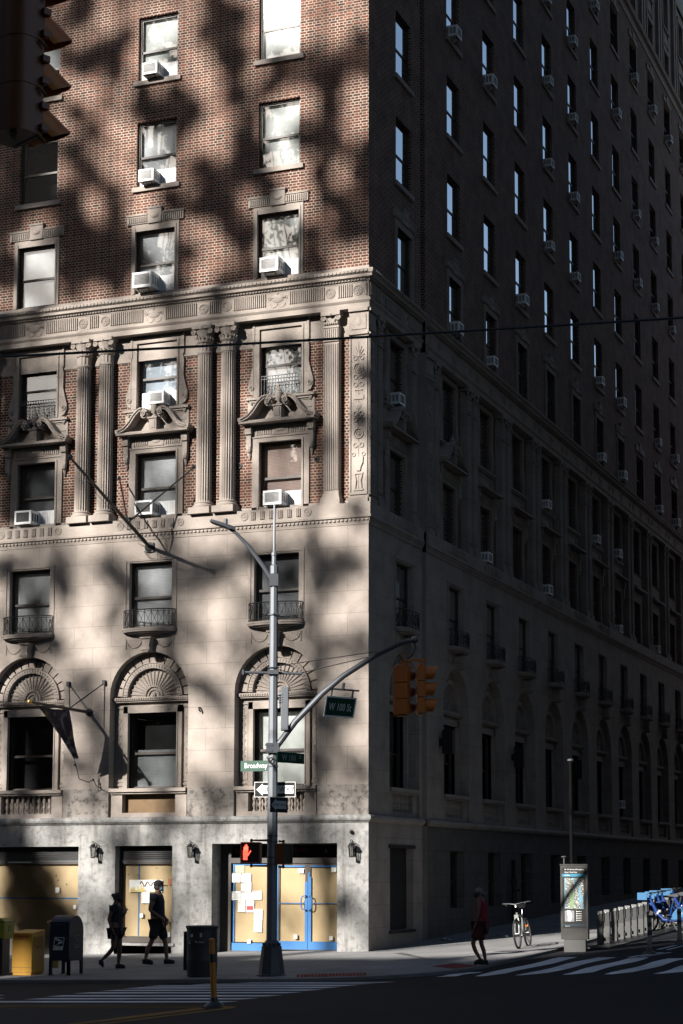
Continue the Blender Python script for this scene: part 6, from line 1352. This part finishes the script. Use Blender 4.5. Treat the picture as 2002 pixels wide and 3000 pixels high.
outside_building('added dark sky-blocking tower across the side street, right of the picture',19.5,45,-4,50,64,SLT,'x',30)
outside_building('lower brick block halfway up the far side of the side street',19.5,45,50.2,80,34,BRO,'x',9)
outside_building('longer brick block at the top of the far side of the side street',19.5,45,80.2,130,34.5,BRO,'x',11)
outside_building('added dark sky-blocking tower on the avenue, left of the viewer',-110,-76,-90,-20,90,SLT,'y',16)
outside_building('added dark block closing off sky at the far end of the side street',-70,70,136,150,32,SLT,'x',9)
# unseen trees added behind the viewer, crowns placed to dapple the front
def leafclump(mb,c,r,n,rnd):
    for _ in range(n):
        while True:
            p=Vector((rnd.uniform(-1,1),rnd.uniform(-1,1),rnd.uniform(-1,1)))
            if p.length<1: break
        q=Vector(c)+p*r; s=rnd.uniform(.07,.16); a=Vector((rnd.gauss(0,1),rnd.gauss(0,1),rnd.gauss(0,1))).normalized(); b=a.orthogonal().normalized()*s; d=a.cross(b).normalized()*s*.7
        mb.add([q-b,q-d,q+b,q+d],[(0,1,2,3)])
rnd=random.Random(11)
TR=[(-14.5,52,'tall tree added unseen to dapple the front, leftmost'),(-9.3,47,'tall tree added unseen to dapple the front, second from left'),(-5.6,50,'tall tree added unseen to dapple the front, third from left'),(-1.6,46,'tall tree added unseen to dapple the front, rightmost')]
TC=[[] for _ in TR]
for (x,z,r) in BLOBS:
    if -3.6<x<-.9 and z<2.2: continue
    i=min(range(4),key=lambda k:abs(TR[k][0]-x)); tt=TR[i][1]+rnd.uniform(-2.5,2.5); TC[i].append((Vector((x,0,z))+SUN*tt,r,.55 if (z<11 and x>-8.6) else 1.3))
for _ in range(210):      # loose added leaf clumps in between
    x,z=rnd.uniform(-15,1.5),rnd.uniform(3.2,34)
    i=min(range(4),key=lambda k:abs(TR[k][0]-x)); TC[i].append((Vector((x,0,z))+SUN*(TR[i][1]+rnd.uniform(-3,3)),rnd.uniform(.14,.36)*(1 if z<27 else 3),.4 if z<16.5 else 1.0))
for _ in range(420):
    x,z,q=rnd.uniform(-12,.6),rnd.uniform(.2,17),rnd.uniform(.25,.5)
    if any((x-a)**2+(z-b)**2<(c+q*.45)**2 for a,b,c in HOLES): continue
    i=min(range(4),key=lambda k:abs(TR[k][0]-x)); TC[i].append((Vector((x,0,z))+SUN*(TR[i][1]+rnd.uniform(-4,4)),q,.10))
for _ in range(95):
    x,z=rnd.uniform(-12,.5),rnd.uniform(16.5,27)
    i=min(range(4),key=lambda k:abs(TR[k][0]-x)); TC[i].append((Vector((x,0,z))+SUN*(TR[i][1]+rnd.uniform(-3,3)),rnd.uniform(.2,.42),.9))
def clear(c):      # gap cut in the crowns so the low sun strikes the topmost right-hand window
    q=c-SUN*(c.y/SUN.y); return abs(q.x+2.48)<.95 and 23.4<q.z<26.2
TC=[[k for k in cl if not clear(k[0])] for cl in TC]
for (x0,tt,lab),cl in zip(TR,TC):
    bx=sum(c.x for c,r,q in cl)/len(cl); by=sum(c.y for c,r,q in cl)/len(cl); topz=max(c.z for c,r,q in cl)
    t=thing('dapple_tree',lab,'tree',(bx,by,gz(bx,by)-.1),group='unseen trees added to dapple the front')
    z0=gz(bx,by)-.1; m=MB()
    for c,r,q in cl: leafclump(m,(c.x-bx,c.y-by,c.z-z0),r*1.3,int((85*(r/.25)**2+10)*q),rnd)
    link('crown',m.mesh('crown',LEAF,False,False),t)
    k=MB(); k.tube([(0,0,0),(.1,.1,topz*.35),(0,0,topz*.7),(.2,0,topz*.95)],[.35,.26,.14,.04],8)
    for c,r,q in cl[::9]: k.tube([(0,0,(c.z-z0)*.75),((c.x-bx)*.5,(c.y-by)*.5,(c.z-z0)*.88),(c.x-bx,c.y-by,c.z-z0)],[.05,.03,.012],4)
    obj('trunk',k,BARK,t)
